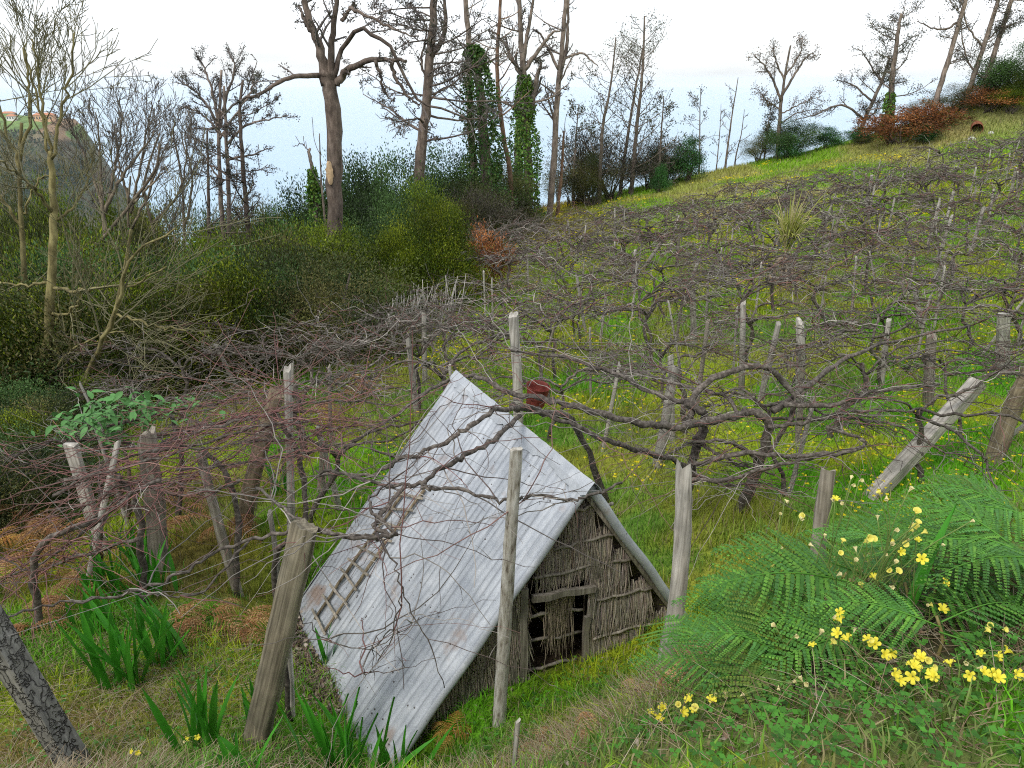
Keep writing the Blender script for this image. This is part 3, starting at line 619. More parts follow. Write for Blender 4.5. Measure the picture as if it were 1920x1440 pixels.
for i, (x, y, k, j) in enumerate(SP):
    if random.random() < .15: continue
    px_, py_ = x + random.uniform(-.7, .7), y + random.uniform(-.5, .5); h = random.uniform(1.15, 1.5) if y < 30 else random.uniform(1.2, 1.65)
    b = on_ground(px_, py_, -.15); r = random.choice((.02, .024, .028, .034, .048)) * (1.0 if y < 24 else 1.25)
    tx = np.array([random.gauss(0, .12), random.gauss(0, .10), 1.0])
    if random.random() < .08: tx[0] += random.choice((-.6, .6))
    o = inst(random.choice(random.choice(far_post)), 'vine_post', None, tuple(b), axis_rot(tx), (r, r, h)); z = zone(px_, py_)
    tag(o, 'grey post by ' + place(k, j, 'vine') if k < 7 else 'weathered grey vine post in the ' + z, 'post', 'vine posts of the ' + z)

# ================================================================== grapevines
CANE = np.array([[.16, .075, .068], [.10, .075, .066], [.18, .10, .085], [.16, .145, .13], [.075, .055, .048], [.30, .27, .24], [.12, .105, .092], [.22, .20, .175]])
def cane_set(m, starts, dirs, lens, r0, K=8, rise=.25, droop=.35, wig=.035, cols=None, nside=4):
    N = len(starts); t = np.linspace(0, 1, K); P = np.zeros((N, K, 3)); d = dirs / np.linalg.norm(dirs, axis=1)[:, None]
    side = np.cross(d, [0, 0, 1.]); ph = rng.uniform(0, 6.28, (N, 1)); am = rng.normal(0, .10, (N, 1))
    up = rng.normal(rise, .25, (N, 1)); dr = rng.normal(droop, .25, (N, 1))
    for k in range(K):
        P[:, k] = starts + d * (lens * t[k])[:, None] + side * (am * np.sin(t[k] * 3.2 + ph) - am * np.sin(ph)) * lens[:, None] + np.array([0, 0, 1.]) * (up * t[k] - dr * t[k] ** 2) * lens[:, None]
    P[:, 1:] += rng.normal(0, wig, (N, K - 1, 3)) * lens[:, None, None] * .35
    if cols is None: cols = CANE[rng.integers(0, len(CANE), N)] * rng.uniform(.7, 1.3, (N, 1))
    m.strands(P, np.linspace(1, .4, K)[None] * np.asarray(r0).reshape(-1, 1), nside, cols, cap=False); return P
def vine_meshes(seed, ncane, rc, H=1.12, thick=1.0):
    """trunk, arms and canes of one vine trained along x, at its own origin"""
    global rng
    keep = rng; rng = np.random.default_rng(seed); parts = []
    tw = rng.uniform(.028, .045) * thick; lean = rng.normal(0, .22, 2)
    tp = curve([[0, 0, -.15], [lean[0] * .3, lean[1] * .2, .25], [lean[0] * .9 + rng.normal(0, .08), lean[1] * .7, .65], [lean[0], lean[1], H]], 12, .018)
    m = MB(); m.strands(tp, np.linspace(tw, tw * .65, 12) * rng.uniform(.85, 1.2, 12), 7); parts.append(('trunk', m.mesh('vine_trunk', M['vine']), None))
    top = tp[-1]; arms = []
    for a in range(int(rng.integers(4, 7))):
        s = 1 if a % 2 else -1; L_ = rng.uniform(.9, 2.0); yaw = rng.normal(0, .5); dx, dy = s * math.cos(yaw), math.sin(yaw)
        pts = [tp[-1 - int(rng.integers(0, 3))]]; h = 0
        for k in range(1, 7):
            f = k / 6; h += rng.normal(0, .06); pts.append([top[0] + dx * L_ * f, top[1] + dy * L_ * f + rng.normal(0, .07), H + .03 + h + .10 * math.sin(f * 3)])
        ap = curve(pts, 20, .012); rr = rng.uniform(.012, .022) * thick
        m = MB(); m.strands(ap, np.linspace(rr, rr * .35, 20) * rng.uniform(.8, 1.25, 20), 6); arms.append(ap); parts.append(('arm', m.mesh('vine_arm', M['vine']), None))
    st, dr = [], []
    for i in range(ncane):
        ap = arms[rng.integers(0, len(arms))]; k = int(rng.integers(3, 19)); t = ap[k] - ap[k - 1]
        yaw = rng.normal(0, .9); c, s = math.cos(yaw), math.sin(yaw); st.append(ap[k]); dr.append([t[0] * c - t[1] * s, t[0] * s + t[1] * c, rng.normal(0, .012)])
    m = MB(); ln = rng.uniform(.25, 1.1, ncane)
    cg = CANE[[0, 4, 3, 4, 5, 6, 7, 4, 1]][rng.integers(0, 9, ncane)] * rng.uniform(.5, 1.35, (ncane, 1))
    P = cane_set(m, np.array(st), np.array(dr), ln, rc * rng.uniform(.6, 1.4, ncane), droop=.22, rise=.12, wig=.11, cols=cg)
    # short side shoots and tendril stubs
    n2 = ncane; i = rng.integers(0, ncane, n2); k = rng.integers(1, 7, n2); d2 = rng.normal(0, 1, (n2, 3)); d2[:, 2] *= .7
    cane_set(m, P[i, k], d2, rng.uniform(.08, .35, n2), rc * .6 * np.ones(n2), K=5)
    parts.append(('canes', m.mesh('vine_canes', M['cane']), 'stuff')); rng = keep; return parts
V_NEAR = [vine_meshes(500 + i, 100, .0048, .95) for i in range(6)]
V_MID = [vine_meshes(600 + i, 82, .0062, .92, .95) for i in range(7)]
V_FAR = [vine_meshes(700 + i, 48, .0098, .92, 1.1) for i in range(6)]
for i, (x, y, k, j) in enumerate(SP):
    b = on_ground(x, y); z = zone(x, y); v = random.choice(V_NEAR if y < 11 else (V_MID if y < 19 else V_FAR))
    t = thing('grapevine', ('gnarled ' + place(k, j, 'grapevine') if k < 7 else 'bare gnarled grapevine trained low in the ' + z), 'grapevine', b, 'grapevines of the ' + z)
    sx = (gz(x + .8, y) - gz(x - .8, y)) / 1.6; sy = (gz(x, y + .8) - gz(x, y - .8)) / 1.6
    t.rotation_euler = (math.atan(sy) * .8, -math.atan(sx), random.gauss(.05, .22) + (math.pi if random.random() < .5 else 0))
    if abs(t.rotation_euler[2]) > 1.6: t.rotation_euler[0] *= -1; t.rotation_euler[1] *= -1
    s_ = random.uniform(.9, 1.12); t.scale = (s_, s_, s_ * random.uniform(.92, 1.08))
    for nm, me, kd in v: inst(me, nm, t, kind=kd)

# ---- the near vines, drawn limb by limb from the picture
def hand_vine(label, base_px, y0, limbs, canes, zc=None, rc=.0048, cat='grapevine', region=None, red=False):
    b = Py(*base_px, y0); b = on_ground(b[0], b[1]); t = thing('grapevine', label, cat, b); allp = []
    for j, (pts, r0, r1) in enumerate(limbs):
        P = []
        for q in pts: P.append(Py(q[0], q[1], q[2]))
        if j == 0: P[0] = np.array([P[0][0], P[0][1], float(gz(P[0][0], P[0][1])) - .1])
        n_ = max(14, 5 * len(P)); r0, r1 = r0 * .8, r1 * .8; C = curve(np.array(P), n_, .010)
        m = MB(); m.strands(C, np.linspace(r0, r1, n_) * rng.uniform(.85, 1.2, n_), 8); m.obj('trunk' if j == 0 else 'arm', M['vine'], t); allp.append(C)
    src = [c for c in allp[1:]] or allp; st, dr = [], []
    for i in range(canes):
        ap = src[rng.integers(0, len(src))]; k = int(rng.integers(2, len(ap))); tt = ap[k] - ap[k - 1]; yaw = rng.normal(0, .7); c, s = math.cos(yaw), math.sin(yaw)
        if rng.random() < .5: tt = -tt
        tt = tt / (np.linalg.norm(tt) + 1e-6); st.append(ap[k]); dr.append([tt[0] * c - tt[1] * s, tt[0] * s + tt[1] * c, tt[2] * .4 + rng.normal(0, .12)])
    cl = None
    if red: cl = (CANE[[0, 0, 2, 1]][rng.integers(0, 4, canes)]) * rng.uniform(.8, 1.35, (canes, 1))
    m = MB(); P = cane_set(m, np.array(st), np.array(dr), rng.uniform(.3, 1.25, canes), rc * rng.uniform(.5, 1.3, canes), K=10, rise=.12, droop=.22, cols=cl)
    n2 = canes; i = rng.integers(0, canes, n2); k = rng.integers(1, 9, n2); d2 = rng.normal(0, 1, (n2, 3)); cane_set(m, P[i, k], d2, rng.uniform(.04, .22, n2), rc * .55 * np.ones(n2), K=5)
    m.obj('canes', M['cane'], t, kind='stuff'); return t
hand_vine('old twisted vine with a great looping arm beside the hut', (1400, 905), 7.2, [
    ([(1385, 930, 7.2), (1425, 860, 7.2), (1440, 790, 7.15), (1395, 770, 7.1)], .075, .05),
    ([(1400, 775, 7.1), (1330, 790, 6.9), (1265, 800, 6.6), (1180, 790, 6.4), (1090, 765, 6.2), (1000, 742, 6.2)], .05, .03),
    ([(1290, 800, 7.0), (1310, 730, 7.1), (1390, 690, 7.2), (1450, 695, 7.3), (1490, 760, 7.3), (1440, 850, 7.2)], .045, .03),
    ([(1470, 760, 7.2), (1560, 760, 7.2), (1640, 735, 7.3), (1760, 720, 7.6)], .035, .015),
    ([(1450, 770, 7.2), (1520, 720, 7.6), (1590, 670, 8.2), (1680, 640, 8.8), (1820, 610, 9.4)], .04, .02),
    ([(1300, 870, 6.7), (1400, 850, 6.6), (1500, 855, 6.6), (1600, 845, 6.7), (1620, 828, 6.8), (1550, 800, 6.9)], .035, .018),
    ([(1420, 860, 7.1), (1370, 830, 6.9), (1300, 830, 6.8), (1240, 860, 6.6)], .03, .012), ([(1440, 800, 7.1), (1520, 790, 7.2), (1600, 770, 7.4), (1690, 770, 7.6)], .028, .012), ([(1395, 780, 7.1), (1350, 740, 7.3), (1270, 720, 7.6), (1180, 690, 8.0)], .028, .012)], 190)
hand_vine('dark leaning vine trunk between the hut and the looping arm', (1300, 880), 7.0, [
    ([(1275, 930, 6.8), (1300, 860, 6.9), (1320, 780, 7.0), (1290, 755, 7.0)], .07, .045),
    ([(1300, 760, 7.0), (1230, 740, 7.1), (1150, 700, 7.4), (1060, 670, 7.8), (960, 660, 8.2)], .035, .018),
    ([(1300, 880, 6.7), (1220, 850, 6.3), (1150, 830, 6.0), (1080, 800, 5.9), (1000, 770, 5.9)], .035, .02),
    ([(1290, 900, 6.6), (1380, 895, 6.5), (1470, 870, 6.4), (1560, 850, 6.4)], .03, .012), ([(1290, 880, 6.7), (1350, 910, 6.6), (1420, 905, 6.6)], .026, .012), ([(1300, 820, 6.9), (1360, 860, 6.8), (1450, 890, 6.6)], .026, .012)], 150)
hand_vine('vine whose bare arms sprawl over the zinc roof', (1010, 770), 7.4, [
    ([(1150, 850, 7.6), (1080, 800, 7.2), (1010, 770, 6.6), (962, 765, 6.0)], .045, .035),
    ([(1000, 765, 6.2), (930, 770, 5.6), (880, 800, 5.3), (855, 815, 5.2), (800, 845, 5.05), (740, 868, 5.0), (690, 890, 5.0), (600, 890, 5.1)], .026, .014),
    ([(975, 780, 5.9), (930, 820, 5.25), (880, 850, 5.0), (840, 870, 4.85), (800, 900, 4.7), (770, 912, 4.7), (700, 905, 4.8), (640, 888, 4.9), (590, 885, 5.0)], .026, .012),
    ([(790, 905, 4.7), (805, 918, 4.6), (860, 915, 4.55), (920, 935, 4.45), (955, 940, 4.4), (1000, 930, 4.45), (1060, 935, 4.5), (1110, 930, 4.55), (1165, 905, 4.7)], .016, .011),
    ([(1040, 750, 6.4), (960, 735, 6.6), (910, 712, 7.0), (860, 705, 7.3), (800, 735, 7.2), (740, 780, 6.9), (660, 830, 6.6)], .032, .014),
    ([(760, 912, 4.7), (700, 985, 4.3), (742, 1003, 4.25), (680, 1010, 4.2), (605, 1000, 4.1)], .02, .014)], 85)
hand_vine('slender vine with arms tied to the sawn post and hanging over the eave', (505, 1080), 4.6, [
    ([(520, 1150, 4.5), (515, 1080, 4.45), (540, 1010, 4.3), (590, 990, 4.2)], .026, .018),
    ([(590, 990, 4.15), (650, 1005, 4.15), (735, 1000, 4.2), (700, 965, 4.3), (690, 930, 4.5)], .018, .009),
    ([(700, 1000, 4.2), (740, 1060, 4.0), (760, 1120, 3.95), (800, 1200, 3.9), (835, 1290, 3.85)], .007, .004),
    ([(755, 1110, 3.95), (730, 1200, 3.95), (690, 1265, 3.9), (680, 1250, 3.95)], .005, .003),
    ([(540, 1130, 4.1), (600, 1190, 4.05), (680, 1220, 4.0), (760, 1180, 3.95), (780, 1160, 3.95)], .005, .003),
    ([(560, 995, 4.2), (470, 1010, 4.2), (400, 1040, 4.2), (330, 1078, 4.1), (280, 1100, 4.05), (200, 1120, 4.0), (90, 1135, 3.9), (0, 1165, 3.7)], .016, .008),
    ([(470, 1010, 4.25), (380, 1110, 4.0), (300, 1112, 3.9), (230, 1112, 3.95)], .010, .005),
    ([(480, 915, 4.9), (540, 960, 4.4), (565, 975, 4.3)], .014, .011)], 42)
LX = [((60, 1030), 5.2, 'vine with red canes over the dead bracken near the plank post', [(300, 900), (200, 960), (100, 1040), (-20, 1100)], [(260, 1010), (160, 1040), (60, 1070), (-20, 1030)]),
      ((250, 960), 5.6, 'red-caned vine heaped upon the broad split post', [(120, 900), (220, 880), (330, 850), (450, 830)], [(450, 900), (350, 930), (240, 905), (150, 960)]),
      ((430, 930), 6.1, 'red-caned vine hanging between the broad post and the brown post', [(260, 850), (380, 830), (480, 800), (600, 790)], [(330, 880), (450, 870), (560, 850), (680, 820)]),
      ((560, 900), 6.6, 'vine with red canes touching the back of the zinc roof', [(400, 800), (520, 770), (620, 750), (740, 760)], [(460, 830), (560, 820), (650, 800), (750, 790)]),
      ((330, 860), 7.2, 'red-caned vine behind the big-leaved green shrub', [(200, 800), (320, 770), (430, 750), (540, 740)], [(260, 830), (380, 800), (500, 780), (600, 770)]),
      ((180, 960), 6.3, 'red-caned vine under the big-leaved green shrub', [(100, 930), (190, 880), (290, 840), (400, 800)], [(150, 990), (250, 920), (350, 900), (450, 850)])]
for (u, v), y, lab, l1, l2 in LX:
    mk = lambda l_, o: [(q[0], q[1], y + o + .15 * i) for i, q in enumerate(l_)]
    top = l1[1]
    hand_vine(lab, (u, v + 60), y + .2, [([(u, v + 110, y + .2), (u + 10, v, y + .2), (top[0], top[1] + 8, y + .15)], .04, .025), (mk(l1, 0), .02, .008), (mk(l2, -.1), .018, .007)], 95, rc=.0052, red=True)
# trellis wires
for i, (u0, v0, y0, u1, v1, y1) in enumerate([(-40, 1210, 3.6, 560, 1000, 4.25), (570, 1000, 4.2, 960, 930, 4.35), (968, 925, 4.35, 1275, 900, 5.0), (1270, 905, 5.0, 1960, 965, 5.6), (140, 850, 6.2, 520, 790, 6.8), (1270, 760, 8.6, 1740, 680, 10.2), (970, 640, 9.0, 1500, 640, 10.8), (1740, 690, 10.2, 1990, 670, 11)]):
    a, b = Py(u0, v0, y0), Py(u1, v1, y1); P = curve([a, (a + b) / 2 - [0, 0, .03], b], 12)
    m = MB(); m.strands(P, np.full(12, .0018 if y0 < 6 else .003), 4)
    o = m.obj('trellis_wire', M['wire'], origin=tuple(a)); tag(o, ['wire running from the cracked log to the sawn post', 'wire from the sawn post across the zinc roof', 'wire from the pale bark pole to the split post', 'wire stretched over the ferns past the short grey post', 'wire behind the big-leaved shrub to the brown post', 'wire between the rough post and the stub-branched post', 'wire from the white-topped post to the pair-stemmed post', 'wire leaving the stub-branched post towards the flat topped post'][i], 'wire')
# red bucket hung behind the ridge, rusty barrel and stones at the crest
def lathe(prof, n=20):
    a = np.arange(n) * 2 * math.pi / n; V = np.array([[r * np.cos(a), r * np.sin(a), np.full(n, z)] for r, z in prof]).transpose(0, 2, 1); k = len(prof)
    ii = np.arange(k * n).reshape(k, n); i0, i1 = ii[:-1], ii[1:]; m = MB(); m.add(V.reshape(-1, 3), np.stack([i0, np.roll(i0, -1, 1), np.roll(i1, -1, 1), i1], -1).reshape(-1, 4)); return m
b = Py(1003, 760, 8.4); t = thing('bucket', 'faded red bucket hanging among vines just above the hut ridge', 'bucket', b)
o = inst(lathe([(0, .01), (.13, 0), (.14, .02), (.165, .26), (.18, .33), (.185, .34), (.175, .335), (.155, .26), (.13, .03), (0, .02)]).mesh('body', M['red']), 'body', t)
m = MB(); m.strands(curve([[-.17, 0, .32], [-.1, 0, .46], [.1, 0, .46], [.17, 0, .32]], 14), .006, 5); inst(m.mesh('handle', M['wire']), 'handle', t)
t.rotation_euler = (.15, .1, .4); t.scale = (.78, .78, .78)
b = G(1830, 252); t = thing('barrel', 'rusty open barrel lying at the top of the vineyard', 'barrel', b + [0, 0, .28])
o = inst(lathe([(0, .8), (.29, .8), (.30, .78), (.30, .55), (.31, .53), (.30, .51), (.30, .28), (.31, .26), (.30, .24), (.30, .02), (.31, 0), (.285, 0), (.28, .03), (.28, .76), (0, .77)], 28).mesh('shell', M['rust']), 'shell', t)
t.rotation_euler = (R(-82), 0, R(-26)); m = MB(); m.strands(np.array([[.3 * math.cos(q), .3 * math.sin(q), .005] for q in np.linspace(0, 6.283, 29)]), .014, 5, cap=False); inst(m.mesh('rim', M['rust']), 'rim', t)
for i, (u, v, s_) in enumerate([(1718, 260, .26), (1822, 262, .22), (1858, 250, .16)]):
    b = G(u, v); q = rng.normal(0, 1, (90, 3)); m = MB(); a1, a2 = np.meshgrid(np.linspace(0, math.pi, 7), np.arange(10) * .6283, indexing='ij')
    v_ = np.stack([np.sin(a1) * np.cos(a2), np.sin(a1) * np.sin(a2), np.cos(a1) * .7], -1).reshape(-1, 3) * s_ * rng.uniform(.85, 1.15, (70, 1)); ii = np.arange(70).reshape(7, 10); i0, i1 = ii[:-1], ii[1:]
    m.add(v_ + b, np.stack([i0, i1, np.roll(i1, -1, 1), np.roll(i0, -1, 1)], -1).reshape(-1, 4)); o = m.obj('boulder', M['stone'], origin=tuple(b)); tag(o, ['whitish boulder at the vine edge below the rust-red bracken', 'pale stone right below the rusty barrel', 'small pale stone a little beyond the barrel'][i], 'stone')
# ================================================================== trees
def branch_lines(P0, D0, L0, R0, levels, nch, ang, K=6, up=.05, wig=.08, lratio=(.35, .7), rratio=.5, t0=.25):
    """grow children on polylines level by level; returns [(P, R)] per level"""
    out = []; cur = []
    for p, r in zip(P0, R0): cur.append((p, r))
    for lv in range(levels):
        nP, nR = [], []
        for p, r in cur:
            n_ = nch[lv]; n_ = n_ if isinstance(n_, int) else int(rng.integers(n_[0], n_[1] + 1)); L_ = np.linalg.norm(p[-1] - p[0])
            for i in range(n_):
                f = t0 + (1 - t0) * (i + rng.random()) / n_; k = min(len(p) - 2, int(f * (len(p) - 1))); b = p[k] + (p[k + 1] - p[k]) * (f * (len(p) - 1) - k)
                t = p[k + 1] - p[k]; t = t / (np.linalg.norm(t) + 1e-9); q = rng.normal(0, 1, 3); q -= t * q.dot(t); q /= np.linalg.norm(q) + 1e-9
                a = ang[lv] * rng.uniform(.7, 1.3); d = t * math.cos(a) + q * math.sin(a); ln = L_ * rng.uniform(*lratio) * (1.15 - .55 * f)
                pts = [b]; 
                for j in range(1, K):
                    d = d + rng.normal(0, wig, 3) + np.array([0, 0, up]); d /= np.linalg.norm(d); pts.append(pts[-1] + d * ln / (K - 1))
                rb = float(np.interp(f, np.linspace(0, 1, len(r)), r)) * rratio; nP.append(np.array(pts)); nR.append(np.linspace(rb, rb * .45, K))
        if not nP: break
        out.append((np.array(nP), np.array(nR))); cur = list(zip(nP, nR))
    return out
BARK_G = np.array([1.0, .97, .92]); TW_G = np.array([.16, .14, .13])
def tree(name, label, group, trunk, r0, r1, limbs=(), y=None, base=None, levels=2, nch=(10, 6), ang=(.9, .7), up=.05, wig=.10, lratio=(.3, .6), tcol=BARK_G, wcol=TW_G, tuft=None, minr=.006, t0=.3, own=None, ivy=None, auto=0, auto_len=(.25, .5), auto_ang=1.2, cat='tree', lr=.4, twr=.5):
    """trunk and limbs: pixel polylines (u, v, distance)"""
    T = np.array([Py(a[0], a[1], a[2] if len(a) > 2 else y) for a in trunk]); g = float(gz(T[0][0], T[0][1]))
    if T[0][2] > g - .2: T = np.vstack([[T[0][0], T[0][1], g - .3], T])
    C = curve(T, 26, .015 * r0 / .2); rad = np.linspace(r0, r1, 26) * rng.uniform(.95, 1.06, 26); rad[:3] *= [1.25, 1.12, 1.05]
    t = thing(name, label, cat, C[0] + [0, 0, .25], group)
    m = MB(); m.strands(C, rad, 10, tcol); m.obj('trunk', M['bark'], t)
    lines = []
    for l_ in limbs:
        r_ = l_[-1]; pts = np.array([Py(a[0], a[1], (a[2] if len(a) > 2 else y)) for a in l_[:-1]]); q = curve(pts, 18, .02); rr = np.linspace(r_, max(.012, r_ * .3), 18); m = MB(); m.strands(q, rr, 8, tcol); m.obj('limb', M['bark'], t); lines.append((q, rr))
    if auto:
        Lt = np.linalg.norm(C[-1] - C[0])
        for i in range(auto):
            f = t0 + (1 - t0) * (i + rng.random() * .8) / auto; k = int(f * 24); d = rng.normal(0, 1, 3); d[2] = 0; d /= np.linalg.norm(d); tt = C[k + 1] - C[k]; tt /= np.linalg.norm(tt)
            a = auto_ang * rng.uniform(.8, 1.2); d = d * math.sin(a) + tt * math.cos(a); ln = Lt * rng.uniform(*auto_len) * (1.1 - .5 * f); pts = [C[k]]
            for j in range(1, 10): d = d + rng.normal(0, wig, 3) + [0, 0, up]; d /= np.linalg.norm(d); pts.append(pts[-1] + d * ln / 9)
            q = np.array(pts); rb = max(.015, rad[k] * lr); rr = np.linspace(rb, max(rb * .3, minr), 10); m = MB(); m.strands(q, rr, 6, tcol); m.obj('limb', M['bark'], t); lines.append((q, rr))
    if not lines: lines = [(C[6:], rad[6:])]
    lv = branch_lines([a for a, _ in lines], None, None, [b for _, b in lines], levels, nch, ang, up=up, wig=wig, lratio=lratio, t0=.2, rratio=twr)
    m = MB(); ends = []
    for i, (P, Rr) in enumerate(lv):
        m.strands(P, np.maximum(Rr, minr), 4 if i == 0 else 3, wcol[None] * rng.uniform(.7, 1.35, (len(P), 1)), cap=False); ends.append(P[:, -1]); ends.append(P[:, 3])
    if lv: m.obj('twigs', M['twig'], t, kind='stuff')
    if tuft and ends:
        E = np.concatenate(ends[-2:]); n_, sz, spread, cols = tuft; ok = rng.random(len(E)) < n_; E = E[ok]; k = tuft_n = 7
        c = np.repeat(E, k, 0) + rng.normal(0, spread, (len(E) * k, 3)); d = rng.normal(0, 1, c.shape) + [0, 0, .6]; cc = np.asarray(cols)[rng.integers(0, len(cols), len(E))]; cc = np.repeat(cc, k, 0) * rng.uniform(.6, 1.4, (len(c), 1))
        m = MB(); m.leaves(c, d, rng.normal(0, 1, c.shape), sz * rng.uniform(.6, 1.4, len(c)), sz * .35, cc); m.obj('needle_clusters', M['leaf'], t, kind='stuff')
    if ivy:
        f0, f1, n_, rr, sz, icol = ivy if len(ivy) == 6 else (*ivy, (.10, .21, .03)); f = f0 + (f1 - f0) * rng.random(n_) ** 1.35; x = f * 25; k = np.clip(x.astype(int), 0, 24); c = C[k] + (C[k + 1] - C[k]) * (x - k)[:, None]
        a = rng.uniform(0, 6.28, n_); prof = rr * (1.02 - (f - f0) / (f1 - f0)) ** .7 * (.35 + 1.3 * vnoise(f * 60 + 3, a * 2.2, 3, 31)) * rng.uniform(.45, 1.1, n_); rk = rad[k]
        d = np.stack([np.cos(a), np.sin(a), 0 * a], 1); p = c + d * (rk + prof)[:, None]
        cc = np.array([icol]) * rng.uniform(.45, 1.6, (n_, 1)) * np.array([1, 1, 1]); cc[:, 0] *= rng.uniform(.7, 1.5, n_)
        m = MB(); m.leaves(p, d * .5 + rng.normal(0, .5, p.shape) - [0, 0, .5], d + rng.normal(0, .4, p.shape), sz * rng.uniform(.6, 1.3, n_), sz * .8, cc); m.obj('ivy', M['leaf'], t, kind='stuff')
    return t
CONE = [(.085, .07, .06), (.12, .10, .085), (.07, .075, .045)]; NEED = [(.05, .065, .03), (.075, .08, .04), (.10, .085, .06)]; BRN = [(.17, .10, .05), (.13, .09, .055), (.10, .08, .05)]
MOSS = np.array([1.05, 1.1, .55]); PALE = np.array([1.15, 1.1, 1.06]); RED = np.array([.72, .67, .63]); YT = np.array([.15, .14, .075])
# --- the tall bare pine
tree('pine_tree', 'tall bare pine with a scar on its trunk and drooping broken limbs', None, [(632, 590), (626, 470), (627, 330), (626, 230), (617, 160), (613, 135)], .235, .20, y=23, tcol=RED, limbs=[
    [(612, 160), (603, 110), (592, 70), (578, 25), (560, -30), (545, -70, 22), .16], [(620, 150), (620, 100), (626, 40), (634, -20), (640, -80), .12],
    [(606, 143), (575, 140, 22.6), (545, 146, 22.2), (520, 158, 22), (480, 180, 21.5), (450, 188, 21.3), (410, 222, 21), .075],
    [(630, 160), (642, 140), (662, 125, 22.6), (700, 111, 22.2), (740, 112, 22), (765, 115, 22), .12],
    [(624, 152), (634, 115), (648, 80), (675, 54, 22.4), (705, 68, 22.2), (735, 92, 22), (750, 125, 22), (785, 190, 22), (830, 205, 22), (880, 225, 22), .075],
    [(735, 113, 22), (742, 145, 22), (765, 180, 22), (787, 198, 22), .06], [(704, 113, 22), (715, 145, 22), (722, 175, 22), (740, 192, 22), .05], [(655, 15, 22), (690, 30, 21.5), (740, 55, 21.2), (785, 70, 21), .05], [(590, 70), (572, 40), (560, 10, 24), .07],
    [(640, 40, 23), (655, 20, 23), (668, 0, 23), .06]],
    levels=2, nch=((5, 8), 4), ang=(.8, .7), up=.0, lratio=(.12, .34), tuft=(.35, .09, .05, CONE), minr=.012, ivy=(.0, .28, 900, .16, .11), twr=.4)
b = Py(618, 325, 22.68); m = MB(); n_ = 9; vs = []
for i in range(n_):
    z = -.32 + .66 * i / (n_ - 1); w = (.085 + .03 * (i % 2)) * math.sin(math.pi * (i + .6) / (n_ + .3)) + .02
    vs += [b + [-w, .05, z], b + [0, -.03, z], b + [w * .8, .04, z]]
m.add(vs, [[i * 3 + j, i * 3 + j + 1, i * 3 + j + 4, i * 3 + j + 3] for i in range(n_ - 1) for j in range(2)])
par = [o for o in COL.objects if o.name == 'pine_tree'][0]; m.obj('bark_scar', plain('fresh_wood', (.48, .34, .2), .8, 8, .3, .4), par).parent = [o for o in par.children if o.name.startswith('trunk')][0]
tree('pine_tree', 'dead pine with many level whorls of bare branches right of the scarred pine', 'pines behind the vineyard', [(786, 350), (792, 260), (800, 190), (806, 110), (812, 40), (816, -60)], .25, .13, y=33, tcol=RED, auto=26, auto_len=(.22, .5), auto_ang=1.5, up=.03, levels=2, nch=((8, 12), 4), ang=(.9, .7), lratio=(.14, .36), tuft=(.25, .13, .06, CONE), minr=.011, t0=.35, lr=.26,
    limbs=[[(806, 110), (826, 80), (836, 40), (832, 0), (835, -60), .12], [(800, 150), (790, 110), (800, 60), (790, 30), .06]])
tree('pine_tree', 'thin straight dead trunk just before the ivy column', 'pines behind the vineyard', [(888, 330), (882, 230), (880, 150), (878, 60), (870, -50)], .20, .10, y=37, auto=16, auto_len=(.15, .35), levels=1, nch=((4, 6),), ang=(.9,), lratio=(.15, .3), minr=.011, lr=.25, t0=.4)
tree('ivy_column', 'dead stump wrapped in a dark column of ivy', None, [(912, 340), (908, 260), (900, 180), (892, 110), (888, 85)], .30, .14, y=36, auto=3, auto_len=(.1, .2), levels=1, nch=(2,), ang=(.8,), minr=.011, t0=.8, ivy=(.0, 1.0, 7000, .8, .14, (.05, .11, .022)))
tree('bare_tree', 'thin peeling trunk with orange bark between the two ivy-covered trees', 'pines behind the vineyard', [(958, 345), (947, 270), (936, 190), (932, 130), (935, 60), (940, -30)], .13, .07, y=38, tcol=np.array([1.5, 1.1, .85]), auto=9, auto_len=(.15, .3), levels=1, nch=((4, 6),), ang=(.9,), lratio=(.2, .4), minr=.011, t0=.4)
tree('ivy_clad_tree', 'forked tree with bright ivy climbing its trunk at the vineyard corner', None, [(990, 408), (990, 330), (986, 240), (983, 170), (980, 120), (975, 50), (972, -40)], .29, .10, y=42, tcol=BARK_G, limbs=[[(984, 150), (960, 110), (945, 80), (920, 55), .13], [(984, 130), (1010, 95), (1035, 62), (1050, 58), .12], [(992, 220), (1000, 180), (1008, 140), (1016, 118), .2], [(980, 120), (990, 60), (1000, 0), (1005, -40), .12]],
    auto=8, auto_len=(.15, .3), levels=2, nch=((6, 9), 4), ang=(.9, .7), lratio=(.15, .35), tuft=(.3, .15, .07, CONE), minr=.012, t0=.5, ivy=(.0, .66, 8000, .62, .14, (.095, .205, .026)))
tree('ivy_clad_tree', 'second ivy-wrapped trunk just behind the bright ivy tree', None, [(972, 400), (972, 300), (977, 200), (981, 140)], .28, .2, y=44, levels=1, nch=(2,), ang=(.8,), minr=.011, ivy=(.0, .9, 3500, .45, .14, (.07, .15, .025)))
tree('bare_tree', 'bare grey forked tree at the corner where the vineyard meets the crest', 'pines behind the vineyard', [(1030, 405), (1038, 300), (1045, 190), (1052, 110), (1060, 20), (1062, -50)], .21, .09, y=43, tcol=PALE, limbs=[[(1048, 150), (1062, 90), (1065, 30), (1068, -40), .12], [(1047, 130), (1025, 85), (1010, 60), (1000, 55), .08], [(1058, 110), (1090, 100), (1110, 115), (1122, 125), .07], [(1042, 240), (1030, 190), (1020, 150), .07]],
    auto=10, auto_len=(.12, .3), levels=2, nch=((4, 6), 3), ang=(.9, .7), lratio=(.15, .35), minr=.011, t0=.45, tuft=(.12, .14, .06, CONE))
